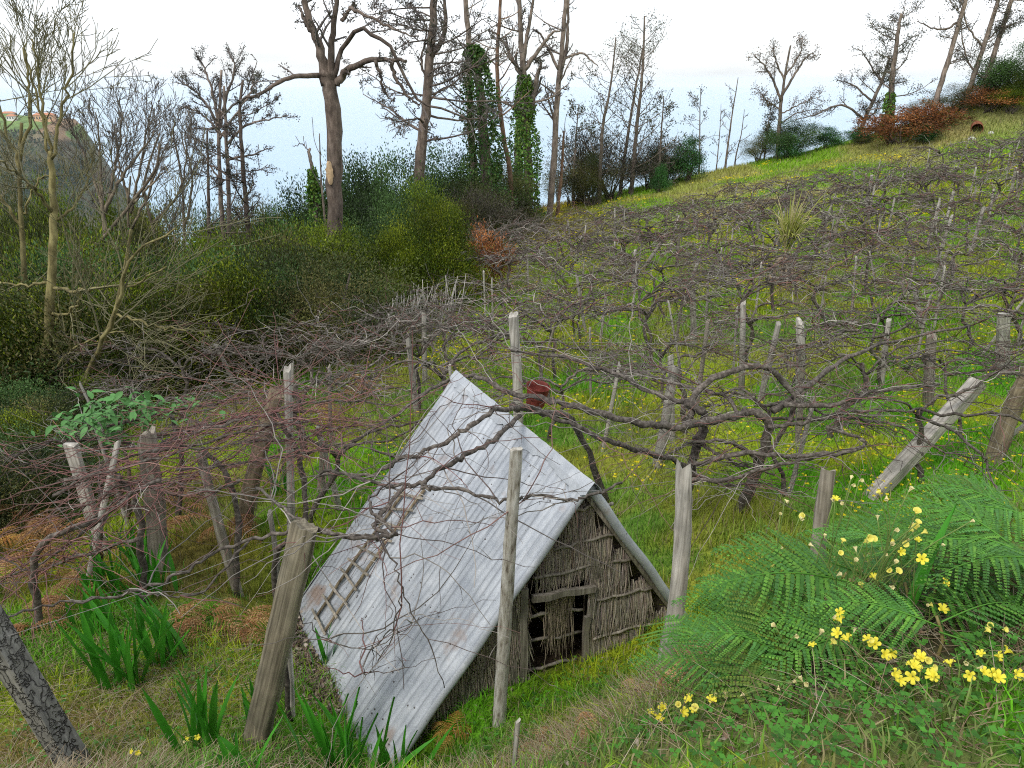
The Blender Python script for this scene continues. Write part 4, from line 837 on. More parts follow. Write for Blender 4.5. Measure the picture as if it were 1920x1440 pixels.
tree('broken_trunk', 'short broken brown trunk beside the bare grey forked tree', None, [(1045, 402), (1052, 330), (1058, 245)], .16, .05, y=43.5, levels=1, nch=(3,), ang=(.7,), minr=.012, tcol=np.array([1.1, .8, .6]))
# --- thin pines along the crest
for (pts, yy, r0, aut, ln, tf, lab) in [
    ([(1125, 340), (1130, 240), (1145, 160), (1155, 70)], 47, .14, 24, (.18, .34), (.7, .14, .16, NEED), 'slim young pine with sparse needles left of the tallest crest pines'),
    ([(1185, 340), (1195, 230), (1205, 130), (1208, 30)], 49, .17, 30, (.18, .36), (.7, .14, .16, NEED), 'tallest slim pine standing on the crest behind the dark thicket'),
    ([(1165, 340), (1178, 250), (1195, 150), (1205, 90)], 50, .14, 22, (.16, .32), (.6, .14, .16, NEED), 'slim pine crossing just behind the tallest crest pine'),
    ([(1235, 340), (1240, 250), (1245, 180)], 49, .10, 14, (.2, .36), (.6, .18, .1, NEED), 'short slim pine at the end of the dark thicket'),
    ([(1075, 345), (1080, 260), (1085, 195)], 48, .09, 14, (.2, .36), (.7, .2, .1, NEED), 'small thin pine left of the dark thicket'),
    ([(1312, 300), (1312, 230), (1314, 165)], 53, .07, 14, (.2, .34), (.5, .16, .1, NEED), 'slight young pine alone on the open crest'),
    ([(1362, 295), (1372, 220), (1384, 145)], 53, .09, 8, (.14, .26), (.15, .14, .08, CONE), 'nearly bare thin stem leaning on the open crest'),
    ([(1345, 298), (1350, 240), (1352, 195)], 53, .05, 6, (.14, .26), None, 'thinnest bare stem on the open crest'),
    ([(1380, 292), (1390, 250), (1396, 205)], 53.2, .06, 5, (.14, .26), None, 'short bare stem beside the nearly bare thin one'),
    ([(1435, 280), (1440, 235), (1448, 195)], 53, .07, 14, (.25, .4), (.7, .18, .1, NEED), 'small bushy pine close to the round-crowned pine')]:
    tree('thin_pine', lab, 'thin pines along the crest', pts, r0, r0 * .25, y=yy, auto=aut, auto_len=ln, auto_ang=1.05, up=.06, levels=1, nch=((4, 6),), ang=(.8,), lratio=(.2, .4), tuft=tf, minr=.012, t0=.25, lr=.3)
tree('round_crowned_pine', 'half-dead pine with rounded brownish crown on the crest', None, [(1458, 285), (1462, 220), (1466, 180), (1474, 130), (1482, 85)], .15, .05, y=52, limbs=[[(1464, 190), (1450, 150), (1430, 120), (1415, 105), .09], [(1466, 180), (1490, 140), (1510, 110), (1525, 100), .09], [(1470, 150), (1455, 115), (1450, 85), .07], [(1474, 140), (1500, 100), (1505, 75), .06], [(1462, 205), (1440, 190), (1420, 170), .05], [(1462, 215), (1500, 195), (1540, 180), .05], [(1460, 235), (1500, 210), (1560, 205), .05]], levels=2, nch=((8, 11), (4, 5)), ang=(.8, .7), up=.05, lratio=(.2, .4), tuft=(.6, .13, .14, BRN), minr=.012)
tree('crooked_pine', 'crooked pine leaning into the round pine on the crest', None, [(1605, 268), (1625, 215), (1650, 160), (1668, 110)], .18, .07, y=51, limbs=[[(1620, 225), (1590, 200), (1560, 200), (1530, 215), (1490, 225), .08], [(1635, 190), (1600, 160), (1570, 150), .07], [(1650, 150), (1625, 110), (1610, 90), .06]], auto=8, auto_len=(.25, .45), levels=2, nch=((8, 11), (3, 5)), ang=(.8, .7), lratio=(.15, .35), tuft=(.45, .12, .12, CONE), minr=.012, t0=.35)
tree('leaning_pine', 'pine with a green needle tuft at its tip and ivy at its foot', None, [(1660, 265), (1668, 200), (1675, 130), (1684, 60), (1690, 25)], .21, .07, y=49, tcol=PALE, auto=22, auto_len=(.2, .42), auto_ang=1.35, levels=2, nch=((6, 9), 3), ang=(.85, .7), lratio=(.15, .35), tuft=(.4, .13, .12, NEED), minr=.012, t0=.25, lr=.28, ivy=(.02, .35, 1200, .2, .16))
for pts, r0, lab, lm in [
    ([(1748, 215), (1762, 165), (1785, 90), (1808, 10), (1822, -50)], .175, 'leftmost of the leaning pine trunks on the earth bank', [[(1800, 40), (1770, 55), (1740, 50), (1720, 40), .07], [(1775, 120), (1800, 110), (1830, 95), .04]]),
    ([(1812, 185), (1830, 130), (1850, 70), (1872, 0), (1885, -50)], .165, 'middle leaning pine trunk on the earth bank', [[(1845, 90), (1815, 50), (1805, 10), (1790, -30), .06], [(1850, 75), (1875, 55), (1900, 50), .05]]),
    ([(1842, 175), (1858, 120), (1880, 50), (1900, -10), (1915, -60)], .175, 'rightmost of the leaning pine trunks on the earth bank', [[(1870, 80), (1890, 50), (1920, 40), .06], [(1850, 150), (1820, 125), (1805, 80), (1800, 20), .07]])]:
    tree('leaning_pine', lab, 'leaning pines on the earth bank', pts, r0, r0 * .55, y=47.5, tcol=PALE, limbs=lm, auto=10, auto_len=(.12, .28), auto_ang=1.4, levels=2, nch=((5, 8), 3), ang=(.85, .7), lratio=(.15, .35), tuft=(.4, .13, .14, CONE + NEED), minr=.012, t0=.55, lr=.25)
# --- bare trees on the left
tree('bare_tree', 'tall mossy bare tree forking finely against the sky in the foreground', None, [(48, 920), (72, 760), (90, 620), (98, 480), (100, 380), (95, 310), (94, 285)], .095, .035, y=12.5, tcol=MOSS, wcol=YT, limbs=[
    [(94, 300), (115, 215), (135, 130), (140, 60), .028], [(94, 295), (80, 200), (72, 130), (60, 70), .025], [(95, 300), (84, 240), (60, 150), (48, 90), .022], [(98, 400), (60, 350, 12), (35, 330, 12), (0, 300, 11.6), .03], [(100, 540), (145, 545, 12), (190, 540, 11.8), (250, 535, 11.4), (310, 500, 11), .03],
    [(98, 590), (130, 585, 12.2), (150, 555, 12), (155, 500, 12), .025], [(92, 530), (50, 535, 12.6), (0, 530, 12.8), (-40, 520, 13), .025], [(98, 420), (130, 395, 12.6), (160, 350, 12.9), (175, 290, 13), .025], [(75, 740), (110, 680, 12), (160, 640, 11.6), (230, 620, 11), .022], [(62, 830), (30, 780, 12.2), (0, 740, 12), .03]],
    levels=3, nch=((6, 9), (4, 6), (3, 4)), ang=(.6, .6, .6), up=.07, wig=.10, lratio=(.4, .8), minr=.0045, twr=.5)
tree('bare_tree', 'mossy bare stem at the frame edge beside the tall mossy tree', None, [(40, 930), (50, 700), (45, 520), (40, 420), (37, 330), (40, 230)], .065, .025, y=13.5, tcol=MOSS, wcol=YT, limbs=[[(38, 300), (55, 210), (50, 140), (45, 80), .03], [(38, 320), (15, 260), (0, 200), (-10, 150), .03], [(42, 430), (10, 380), (-20, 340), .03], [(45, 400), (70, 340), (90, 330), .02]], levels=3, nch=((6, 8), (4, 5), (3, 4)), ang=(.6, .6, .6), up=.06, lratio=(.4, .8), minr=.0045, twr=.5)
tree('bare_tree', 'mossy bare tree with two stems slanting over the green shrub', None, [(62, 900), (120, 790), (175, 680), (215, 590), (235, 500), (245, 430)], .06, .022, y=11.5, tcol=MOSS, wcol=YT, limbs=[[(150, 730, 11.5), (190, 650, 11), (225, 560, 10.6), (250, 480, 10.4), (330, 430, 10), .04], [(215, 590, 11.5), (290, 610, 11), (350, 620, 10.8), .02], [(120, 790), (140, 720, 12), (130, 640, 12.4), (135, 560, 12.5), .03], [(100, 830), (180, 780, 11), (230, 750, 10.6), .025]], levels=2, nch=((6, 8), (4, 6)), ang=(.7, .7, .6), up=.04, lratio=(.4, .8), minr=.0045, twr=.5)
for (tr, yy, r0, lm, lab) in [
    ([(205, 560), (198, 470), (193, 400), (192, 350)], 24, .10, [[(193, 400), (225, 340), (260, 290), (290, 250), .06], [(193, 390), (170, 320), (150, 270), (130, 240), .05], [(195, 420), (190, 330), (185, 260), (180, 210), .05], [(198, 400), (215, 320), (225, 260), (230, 210), .05]], 'fan-shaped bare tree before the slope of the headland'),
    ([(250, 590), (245, 480), (240, 400), (245, 330)], 26, .10, [[(245, 400), (262, 320), (275, 250), (285, 190), .05], [(243, 380), (225, 310), (215, 250), .05], [(247, 430), (280, 360), (300, 300), (320, 260), .05]], 'thin-twigged bare tree right of the fan-shaped one'),
    ([(100, 560), (190, 450), (240, 390), (290, 320), (300, 270)], 22, .10, [[(200, 440), (190, 380), (185, 330), .05], [(250, 380), (290, 340), (310, 310), .04]], 'pale stem slanting up to the twiggy crowns'),
    ([(310, 560), (300, 480), (285, 420), (270, 350), (285, 290), (300, 250)], 25, .09, [[(285, 420), (330, 370), (350, 310), (340, 250), .05], [(300, 480), (320, 420), (345, 370), .04]], 'wiry crooked tree left of the flat-crowned trio'),
    ([(350, 530), (345, 420), (340, 330), (325, 250), (330, 230)], 27, .08, [[(345, 430), (360, 360), (350, 280), (345, 240), .05]], 'dead crooked stem close by the flat-crowned trio')]:
    tree('bare_tree', lab, 'bare trees on the valley side', tr, r0 * .72, r0 * .28, y=yy, tcol=np.array([1.0, .98, .8]), wcol=np.array([.15, .13, .105]), limbs=lm, levels=3, nch=((8, 11), (5, 7), (3, 4)), ang=(.55, .6, .6), up=.08, lratio=(.35, .65), minr=.007, twr=.42)
tree('flat_crowned_tree', 'tallest of three trunks under a flat fan crown full of cones', None, [(432, 520), (418, 420), (412, 330), (410, 230), (416, 130)], .12, .04, y=29, tcol=PALE, limbs=[[(412, 250), (390, 200), (365, 170), (335, 150), .06], [(412, 240), (400, 180), (385, 130), (375, 115), .06], [(412, 240), (425, 180), (440, 130), (435, 108), .06], [(412, 260), (445, 210), (470, 170), (475, 150), .05], [(412, 250), (380, 215), (345, 200), .05], [(412, 340), (380, 290), (355, 265), .04]], levels=2, nch=((10, 14), (5, 6)), ang=(.7, .6), up=.07, lratio=(.2, .4), tuft=(.55, .075, .05, CONE), minr=.011)
tree('flat_crowned_tree', 'second trunk of the flat-crowned trio with level lower branches', None, [(437, 540), (430, 430), (428, 330), (424, 250), (420, 160)], .11, .04, y=28, tcol=PALE, limbs=[[(426, 270), (460, 235), (500, 225), (540, 215), .05], [(427, 300), (470, 290), (505, 280), .05], [(426, 260), (400, 240), (350, 245), .05], [(428, 330), (395, 310), (355, 300), .04]], auto=8, auto_len=(.15, .3), auto_ang=1.3, levels=2, nch=((7, 10), 4), ang=(.8, .6), up=.05, lratio=(.15, .32), tuft=(.5, .075, .05, CONE), minr=.011, t0=.4)
tree('flat_crowned_tree', 'dark slanting trunk of the flat-crowned trio', None, [(488, 560), (470, 470), (462, 390), (455, 310), (450, 220), (455, 150)], .12, .04, y=27, tcol=RED, limbs=[[(462, 370), (475, 340), (460, 310), .03]], auto=12, auto_len=(.15, .3), auto_ang=1.3, levels=2, nch=((5, 7), 3), ang=(.8, .6), lratio=(.15, .3), tuft=(.5, .1, .05, CONE), minr=.011, t0=.4)
tree('dead_tree', 'pale straight dead stem left of the flat-crowned trio', None, [(395, 520), (392, 430), (390, 330), (388, 240)], .10, .03, y=28, tcol=PALE * 1.1, auto=8, auto_len=(.08, .2), levels=1, nch=(3,), ang=(.8,), minr=.011, t0=.4)
tree('ivy_column', 'pointed dead snag with ivy beside the scarred pine', None, [(595, 400), (588, 340), (580, 278)], .16, .04, y=27, limbs=[[(580, 285), (568, 270), (550, 275), .02]], levels=1, nch=(2,), ang=(.7,), minr=.01, ivy=(0, .8, 1400, .18, .13))
tree('dead_tree', 'thin bare spike against the sea next to the scarred pine', None, [(608, 400), (602, 330), (599, 250)], .05, .015, y=26, levels=1, nch=(2,), ang=(.6,), minr=.01)
for u, v0, v1, yy in [(430, 620, 530, 21), (418, 610, 500, 22), (300, 560, 470, 24), (385, 610, 480, 22), (330, 600, 440, 25)]:
    tree('dead_tree', 'pale dead stem in the undergrowth %s' % {430: 'below the flat-crowned trio', 418: 'just left of the one below the flat-crowned trio', 300: 'under the wiry crooked tree', 385: 'between the heath bushes on the valley side', 330: 'leaning beyond the heath bushes'}[u], None, [(u, v0), (u - 4, (v0 + v1) / 2), (u - 14 + (yy % 3) * 12, v1)], .06, .02, y=yy, tcol=PALE * 1.2, levels=1, nch=(4,), ang=(.7,), minr=.009)

# ================================================================== shrubs
def crown_mesh(seed, n, sz, cols, kind='round', clumps=64, sig=.082, aspect=.4, upb=.3):
    g = np.random.default_rng(seed); q = g.normal(0, 1, (clumps, 3)); q[:, 2] = np.abs(q[:, 2]) * 1.15 - .45; q /= np.linalg.norm(q, axis=1)[:, None]; rad = g.uniform(.35, 1.12, clumps)
    c = q * rad[:, None] * [.5, .5, .55] + [0, 0, .40]
    if kind == 'spire': c[:, :2] *= (1.15 - .75 * np.clip(c[:, 2:3], 0, 1)); 
    i = g.integers(0, clumps, n); p = c[i] + g.normal(0, sig, (n, 3)) * [1, 1, .8]; p[:, 2] = np.maximum(p[:, 2], .01)
    out = p - [0, 0, .35]; d = out * 1.2 + g.normal(0, .5, (n, 3)) + [0, 0, upb]
    cl = np.asarray(cols)[g.integers(0, len(cols), clumps)] * g.uniform(.45, 1.5, (clumps, 1)); cc = cl[i] * g.uniform(.6, 1.45, (n, 1))
    m = MB(); m.leaves(p, d, g.normal(0, 1, (n, 3)) + [0, 0, .4], sz * g.uniform(.6, 1.4, n), sz * aspect * g.uniform(.8, 1.2, n), cc); me = m.mesh('foliage', M['leaf'])
    m = MB(); P = []
    for k in range(12): b = c[g.integers(0, clumps)]; P.append(curve([[g.normal(0, .05), g.normal(0, .05), -.08], b * [.45, .45, .5], b], 6))
    m.strands(np.array(P), np.linspace(.018, .005, 6)[None], 4, np.array([.11, .09, .07])); return me, m.mesh('stems', M['twig'])
LAUREL = [(.045, .09, .022), (.058, .115, .03), (.08, .135, .045), (.032, .062, .016)]; HEATH = [(.10, .145, .008), (.075, .115, .008), (.15, .185, .010), (.045, .08, .008)]; OLIVE = [(.07, .085, .022), (.10, .10, .028), (.055, .075, .025), (.13, .12, .04)]
RUSTC = [(.30, .11, .035), (.23, .09, .033), (.36, .155, .055), (.16, .08, .035)]; FRESH = [(.04, .13, .03), (.06, .17, .04), (.03, .09, .025)]; GREY = [(.10, .09, .07), (.13, .115, .09), (.075, .07, .05)]; ACAC = [(.09, .13, .018), (.17, .20, .015), (.26, .26, .015), (.06, .095, .025)]
SHR = {}
for kd, cols, sz, asp, ns, kk, ub in [('laurel', LAUREL, .023, .5, 24000, 'round', .2), ('heath', HEATH, .019, .42, 27000, 'spire', .9), ('olive', OLIVE, .020, .4, 22000, 'round', .6), ('rust', RUSTC, .05, .35, 4500, 'round', .2), ('fresh', FRESH, .04, .4, 8000, 'spire', .5), ('grey', GREY, .055, .055, 4200, 'round', .6), ('acacia', ACAC, .018, .45, 26000, 'round', .4)]:
    SHR[kd] = [crown_mesh(900 + 17 * j + len(kd), ns, sz, cols, kk, aspect=asp, upb=ub) for j in range(3)]
def shrub(kd, base, w, h, label, group=None, name=None):
    t = thing(name or {'laurel': 'laurel_bush', 'heath': 'heath_bush', 'olive': 'scrub_bush', 'rust': 'dead_bracken', 'fresh': 'green_bush', 'grey': 'bare_thicket', 'acacia': 'acacia_bush'}[kd], label, 'bush' if kd != 'rust' else 'bracken', base, group)
    f, s = random.choice(SHR[kd]); rz = random.uniform(0, 6.28); inst(f, 'foliage', t, (0, 0, 0), (0, 0, rz), (w, w, h)); inst(s, 'stems', t, (0, 0, 0), (0, 0, rz), (w, w, h)); return t
def px_shrub(kd, u, vtop, y, w, label, sink=0.0, group=None, hmin=.4):
    top = Py(u, vtop, y); g = float(gz(top[0], y)); h = max(hmin, (top[2] - g)); return shrub(kd, (top[0], y, g - sink), w, h + sink, label, group)
# named bushes
px_shrub('heath', 785, 355, 19.5, 2.9, 'big yellow-green heath bush at the vineyard corner')
px_shrub('heath', 735, 430, 18.6, 2.0, 'shorter yellow-green bush in front of the big heath bush')
px_shrub('heath', 842, 385, 20.5, 1.8, 'yellow-green bush hugging the big heath bush on the vine side')
px_shrub('laurel', 690, 280, 29, 4.0, 'dark laurel just right of the scarred pine')
px_shrub('laurel', 600, 330, 30, 3.4, 'dark laurel just left of the scarred pine')
px_shrub('laurel', 560, 345, 29, 3.2, 'blue-green laurel beneath the ivy snag')
px_shrub('laurel', 660, 300, 27, 3.0, 'dark laurel pressed behind the scarred pine')
px_shrub('laurel', 735, 300, 33, 4.0, 'dark laurel left of the whorled dead pine')
px_shrub('laurel', 830, 285, 38, 4.4, 'grey-green laurel under the whorled dead pine')
px_shrub('laurel', 865, 300, 40, 4.0, 'laurel at the foot of the thin dead trunk')
px_shrub('laurel', 925, 290, 41, 3.0, 'laurel swelling at the foot of the ivy column')
px_shrub('olive', 930, 320, 39, 4.0, 'olive scrub between the ivy column and the bright ivy tree')
px_shrub('olive', 880, 345, 34, 3.4, 'olive scrub behind the big heath bush')
px_shrub('grey', 940, 350, 36, 3.6, 'tangle of bare twigs under the olive scrub')
px_shrub('grey', 900, 340, 33, 3.0, 'tangle of bare twigs behind the big heath bush')
px_shrub('rust', 900, 430, 22, 1.8, 'rust-brown bracken patch at the vineyard corner')
px_shrub('heath', 640, 450, 20, 2.4, 'heath bush at the foot of the scarred pine')
px_shrub('laurel', 690, 380, 21, 2.6, 'dark bush between the scarred pine and the heath bush')
px_shrub('olive', 1075, 285, 49, 3.6, 'olive thicket left of the tall slim pines')
px_shrub('olive', 1112, 290, 47, 2.8, 'olive scrub under the slim young pine')
px_shrub('laurel', 1222, 272, 51, 3.6, 'dark thicket behind the tall slim pines')
px_shrub('grey', 1150, 235, 49, 5.0, 'grey bare thicket around the slim pines')
px_shrub('grey', 1100, 235, 50, 4.4, 'grey bare thicket left of the slim pines')
px_shrub('grey', 1230, 250, 50, 4.0, 'grey bare thicket right of the tall slim pine')
px_shrub('laurel', 1258, 272, 52, 2.6, 'dark thicket end where the open crest begins')
px_shrub('fresh', 1295, 262, 50, 2.6, 'bright green sapling at the near end of the crest')
px_shrub('fresh', 1240, 310, 47, 1.4, 'small bright sapling on the slope before the crest thicket')
px_shrub('laurel', 1492, 222, 52, 3.4, 'dense dark rounded bush beside the round-crowned pine')
px_shrub('fresh', 1482, 255, 51, 2.0, 'green skirt of the dense dark rounded bush')
px_shrub('olive', 1430, 255, 53, 2.6, 'scrub left of the round-crowned pine')
px_shrub('fresh', 1555, 240, 52, 2.2, 'pale green bush between the crest pines')
px_shrub('fresh', 1615, 240, 50, 2.4, 'blue-green bush at the foot of the crooked pine')
px_shrub('rust', 1690, 208, 46.5, 4.2, 'rust-red bracken on the bank below the leaning pines')
px_shrub('rust', 1740, 190, 47, 3.6, 'rust-red bracken under the leftmost leaning trunk')
px_shrub('rust', 1868, 158, 46.6, 3.0, 'rust-red bracken at the top of the earth bank')
px_shrub('olive', 1788, 160, 48, 3.0, 'olive gorse between the leaning trunks')
px_shrub('olive', 1735, 190, 47.5, 2.0, 'small gorse left of the olive gorse')
px_shrub('fresh', 1738, 235, 45.5, 1.8, 'low green bush right beside the whitish boulder')
px_shrub('olive', 1848, 150, 48, 2.2, 'gorse by the middle leaning trunk')
px_shrub('laurel', 1912, 85, 47, 4.4, 'dark conifer-like bush at the top of the bank by the frame edge')
px_shrub('heath', 1908, 140, 46, 2.6, 'yellow-green gorse before the dark bush at the frame edge')
px_shrub('olive', 1620, 255, 49, 1.5, 'low scrub below the crooked pine')
# the wooded valley side on the left
VAL = []
for i in range(150):
    u = random.uniform(-60, 640); y = random.choice((random.uniform(12.5, 24), random.uniform(18, 42)))
    p = Py(u, 600, y); xb = float(np.interp(y, XB[:, 0], XB[:, 1]))
    if p[0] > xb - .9: continue
    line = np.interp(u, [0, 100, 250, 330, 450, 560, 640], [365, 355, 375, 395, 385, 375, 385]) + (42 - y) * np.interp(u, [0, 300, 640], [6.5, 5.0, 3.5])
    VAL.append((y, u, line + random.uniform(-25, 40)))
VAL.sort()
near_s = ['among the nearest bare trees', 'behind the tall mossy tree', 'deep in the wooded valley side', 'below the flat-crowned trio', 'on the valley side near the scarred pine']
for i, (y, u, v) in enumerate(VAL):
    kd = random.choice(['laurel', 'heath', 'olive', 'acacia', 'olive', 'heath', 'olive'] if u < 330 else ['heath', 'laurel', 'olive', 'heath', 'olive'])
    wh = near_s[0] if y < 18 else (near_s[1] if u < 150 else near_s[2] if u < 330 else near_s[3] if u < 500 else near_s[4])
    nm = {'heath': 'yellow-green heath bush ', 'olive': 'olive scrub bush ', 'laurel': 'dark laurel bush ', 'acacia': 'yellow-tipped acacia bush ', 'grey': 'bare twiggy thicket '}[kd] + wh
    px_shrub(kd, u, v, y, random.uniform(2.6, 4.4), nm, sink=.6, group=nm.replace('bush', 'bushes').replace('thicket', 'thickets'), hmin=1.6)
for i, (u, v, y, kd) in enumerate([(-30, 800, 8.6, 'laurel'), (30, 820, 9.0, 'heath'), (85, 800, 9.6, 'olive'), (10, 740, 10.6, 'laurel'), (120, 760, 10.6, 'laurel'), (-20, 880, 7.6, 'olive'), (60, 880, 8.0, 'laurel'), (170, 740, 11.2, 'heath')]):
    px_shrub(kd, u, v, y, 1.7, ['laurel at the frame edge under the mossy stem', 'heath bush at the foot of the tall mossy tree', 'olive scrub beside the foot of the slanting stems', 'laurel behind the mossy stem foot', 'laurel just past the big-leaved shrub', 'low scrub at the frame edge above the dead bracken', 'low laurel above the dead bracken', 'heath bush between slanting stems and vines'][i], sink=.3, hmin=.9)
# pale stick fence
fp = [Py(600, 610, 14.5), Py(690, 600, 15.2), Py(760, 575, 16.0), Py(860, 545, 17.3)]; C = curve(np.array([on_ground(p[0], p[1]) for p in fp]), 60)
fe = thing('stick_fence', 'windbreak fence of pale upright sticks below the heath bush', 'fence', C[0])
for k in range(170):
    f = rng.random() * 58; i = int(f); b = C[i] + (C[i + 1] - C[i]) * (f - i); b[2] = gz(b[0], b[1]) - .1; hh = rng.uniform(.7, 1.45) * (1.0 if f > 20 else .75); d = np.array([rng.normal(.12, .16), rng.normal(0, .12), 1.0])
    m = MB(); m.strands(curve([b, b + d * hh * .5, b + d * hh + rng.normal(0, .06, 3)], 4), [.018, .015, .012, .006], 4, np.array([.36, .34, .31]) * rng.uniform(.6, 1.3)); m.obj('stick', M['twig'], fe)
for h in (.35, .8):
    m = MB(); m.strands(C[::4] + [0, 0, h], .014, 5, np.array([.3, .27, .24])); m.obj('rail', M['twig'], fe)
# tall straw tuft on a stump
b = G(1468, 535); top = Py(1472, 480, b[1]); t = thing('straw_tuft', 'tall fountain of straw-green grass growing above the vines', 'grass tuft', b)
m = MB(); m.strands(curve([b - [0, 0, .2], (b + top) / 2 + [.05, 0, 0], top], 8), np.linspace(.16, .11, 8), 9, np.array([1.1, 1, .9])); m.obj('stump', M['bark'], t)
n_ = 230; K = 7; tt = np.linspace(0, 1, K); P = np.zeros((n_, K, 3)); a = rng.uniform(0, 6.28, n_); ou = np.abs(rng.normal(.18, .16, n_)); ln = rng.uniform(1.0, 1.9, n_); dr = rng.uniform(.1, .7, n_)
for k in range(K): P[:, k] = top + np.stack([np.cos(a) * ou * ln * tt[k] ** 1.3 + .12 * tt[k], np.sin(a) * ou * ln * tt[k] ** 1.3, ln * (tt[k] - dr * tt[k] ** 2.6)], 1)
m = MB(); m.strands(P, np.array([.02, .02, .018, .016, .013, .01, .004])[None], 3, np.array([[.42, .44, .10], [.58, .52, .26], [.32, .38, .08]])[rng.integers(0, 3, n_)], cap=False); m.obj('blades', M['grass'], t, kind='stuff')
n_ = 60; P = np.zeros((n_, K, 3)); a = rng.uniform(0, 6.28, n_); ou = rng.uniform(.3, .6, n_)
for k in range(K): P[:, k] = top + np.stack([np.cos(a) * ou * tt[k], np.sin(a) * ou * tt[k], .15 * tt[k] - .85 * tt[k] ** 2.2 + 0 * a], 1)
m = MB(); m.strands(P, np.linspace(.02, .006, K)[None], 3, np.array([[.48, .38, .26]]) * rng.uniform(.6, 1.3, (n_, 1)), cap=False); m.obj('dead_blades', M['grass'], t, kind='stuff')
# ================================================================== ground cover
def frustum(x, y, mar=1.2): return np.abs(x) < .74 * np.clip(y, 0, None) + mar
def in_hut(x, y):
    p = np.stack([x - A[0], y - A[1]], -1); s_ = p @ RD[:2]; w = p @ GD[:2]; return (s_ > .12) & (s_ < LEN) & (w > -1.55) & (w < 1.2)
def scatter(n, x0, x1, y0, y1):
    x = rng.uniform(x0, x1, n); y = rng.uniform(y0, y1, n); ok = frustum(x, y) & ~in_hut(x, y); return x[ok], y[ok]
def blades(m, x, y, h, w, col, lean=.45, seg=True):
    n = len(x); b = np.stack([x, y, gz(x, y) - .01], 1); a = rng.uniform(0, 6.28, n); d = np.stack([np.cos(a), np.sin(a), 0 * a], 1); s_ = np.stack([-np.sin(a), np.cos(a), 0 * a], 1)
    le = np.abs(rng.normal(lean, .25, n))[:, None]; h = h[:, None]; w = w[:, None]; up = np.array([0, 0, 1.])
    if seg:
        m1 = b + up * h * .6 + d * h * le * .3; t = b + up * h * (1 - .3 * np.minimum(le, 1.5)) + d * h * le
        v = np.stack([b - s_ * w, b + s_ * w, m1 + s_ * w * .75, m1 - s_ * w * .75, t], 1); i = np.arange(n)[:, None] * 5
        m.add(v.reshape(-1, 3), i + [[0, 1, 2, 3]], i + [[3, 2, 4]], np.repeat(col, 5, 0))
    else:
        t = b + up * h * .9 + d * h * le; v = np.stack([b - s_ * w, b + s_ * w, t], 1); i = np.arange(n)[:, None] * 3; m.add(v.reshape(-1, 3), None, i + [[0, 1, 2]], np.repeat(col, 3, 0))
def fern_zone(x, y): return (x > .85) & (x < 2.3) & (y > 1.85) & (y < 3.4)  # grass is thinned here so the shade-toned soil shows between fronds
def gcol(x, y, var=.4):
    c = ground_colour(x, y); n = len(x); c = c * rng.uniform(1 - var, 1 + var * 1.1, (n, 1)); k = rng.random(n)
    c = np.where((k < .12)[:, None], np.array([[.36, .29, .15]]) * rng.uniform(.6, 1.2, (n, 1)), c); return c * np.array([1.0, 1.06, 1.0])
m = MB()
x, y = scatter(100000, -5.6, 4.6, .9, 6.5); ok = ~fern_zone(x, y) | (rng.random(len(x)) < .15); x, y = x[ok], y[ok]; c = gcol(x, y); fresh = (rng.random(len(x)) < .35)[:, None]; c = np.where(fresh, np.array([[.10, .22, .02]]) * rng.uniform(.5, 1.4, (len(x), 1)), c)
pt = .4 + 1.1 * vnoise(x, y, .6, 41); blades(m, x, y, rng.uniform(.05, .16, len(x)) * pt, rng.uniform(.0022, .0048, len(x)), c, .55)
x, y = scatter(120000, -7, 10, 6.5, 13); blades(m, x, y, rng.uniform(.07, .20, len(x)) * (.5 + .9 * vnoise(x, y, .8, 42)), rng.uniform(.004, .008, len(x)), gcol(x, y), .5, False)
x, y = scatter(150000, -9, 20, 13, 26); blades(m, x, y, rng.uniform(.10, .26, len(x)) * (.5 + .9 * vnoise(x, y, 1.2, 43)), rng.uniform(.008, .015, len(x)), gcol(x, y), .5, False)
x, y = scatter(170000, -6, 42, 26, 54); blades(m, x, y, rng.uniform(.12, .34, len(x)) * (.5 + .9 * vnoise(x, y, 1.8, 44)), rng.uniform(.014, .028, len(x)), gcol(x, y), .5, False)
o = m.obj('grass', M['grass'], kind='stuff'); tag(o, 'green and straw-coloured grass covering the vineyard slope', 'grass')
# long dry straw on the near ground
m = MB(); xl, yl = [], []
for cx, cy, sx, n_ in [(-2.1, 2.95, .55, 2600), (.5, 3.3, .5, 2600), (.9, 2.7, .4, 700), (1.2, 2.1, .6, 1100), (-1.2, 3.7, .8, 1200), (-2.6, 4.6, .9, 2200), (-3.4, 4.8, .7, 1500), (.3, 3.0, .5, 1500), (2.0, 2.0, .6, 400)]:
    xl.append(rng.normal(cx, sx, n_)); yl.append(rng.normal(cy, sx * .7, n_))
x = np.concatenate(xl); y = np.concatenate(yl); ok = ~in_hut(x, y) & (y > .9); x, y = x[ok], y[ok]; n_ = len(x); K = 5; t = np.linspace(0, 1, K); a = rng.uniform(0, 6.28, n_); ln = rng.uniform(.06, .26, n_); el = np.abs(rng.normal(.15, .3, n_)); P = np.zeros((n_, K, 3)); g0 = gz(x, y)
for k in range(K): P[:, k] = np.stack([x + np.cos(a) * ln * t[k], y + np.sin(a) * ln * t[k], 0 * x], 1); P[:, k, 2] = np.maximum(gz(P[:, k, 0], P[:, k, 1]) + .008, g0 + .02 + ln * (el * t[k] - .5 * t[k] ** 2 * el))
m.strands(P, np.array([.0016, .0015, .0014, .0012, .0008])[None], 3, np.array([[.40, .32, .2], [.33, .25, .15], [.24, .16, .10], [.46, .40, .28]])[rng.integers(0, 4, n_)] * rng.uniform(.6, 1.1, (n_, 1)), cap=False)
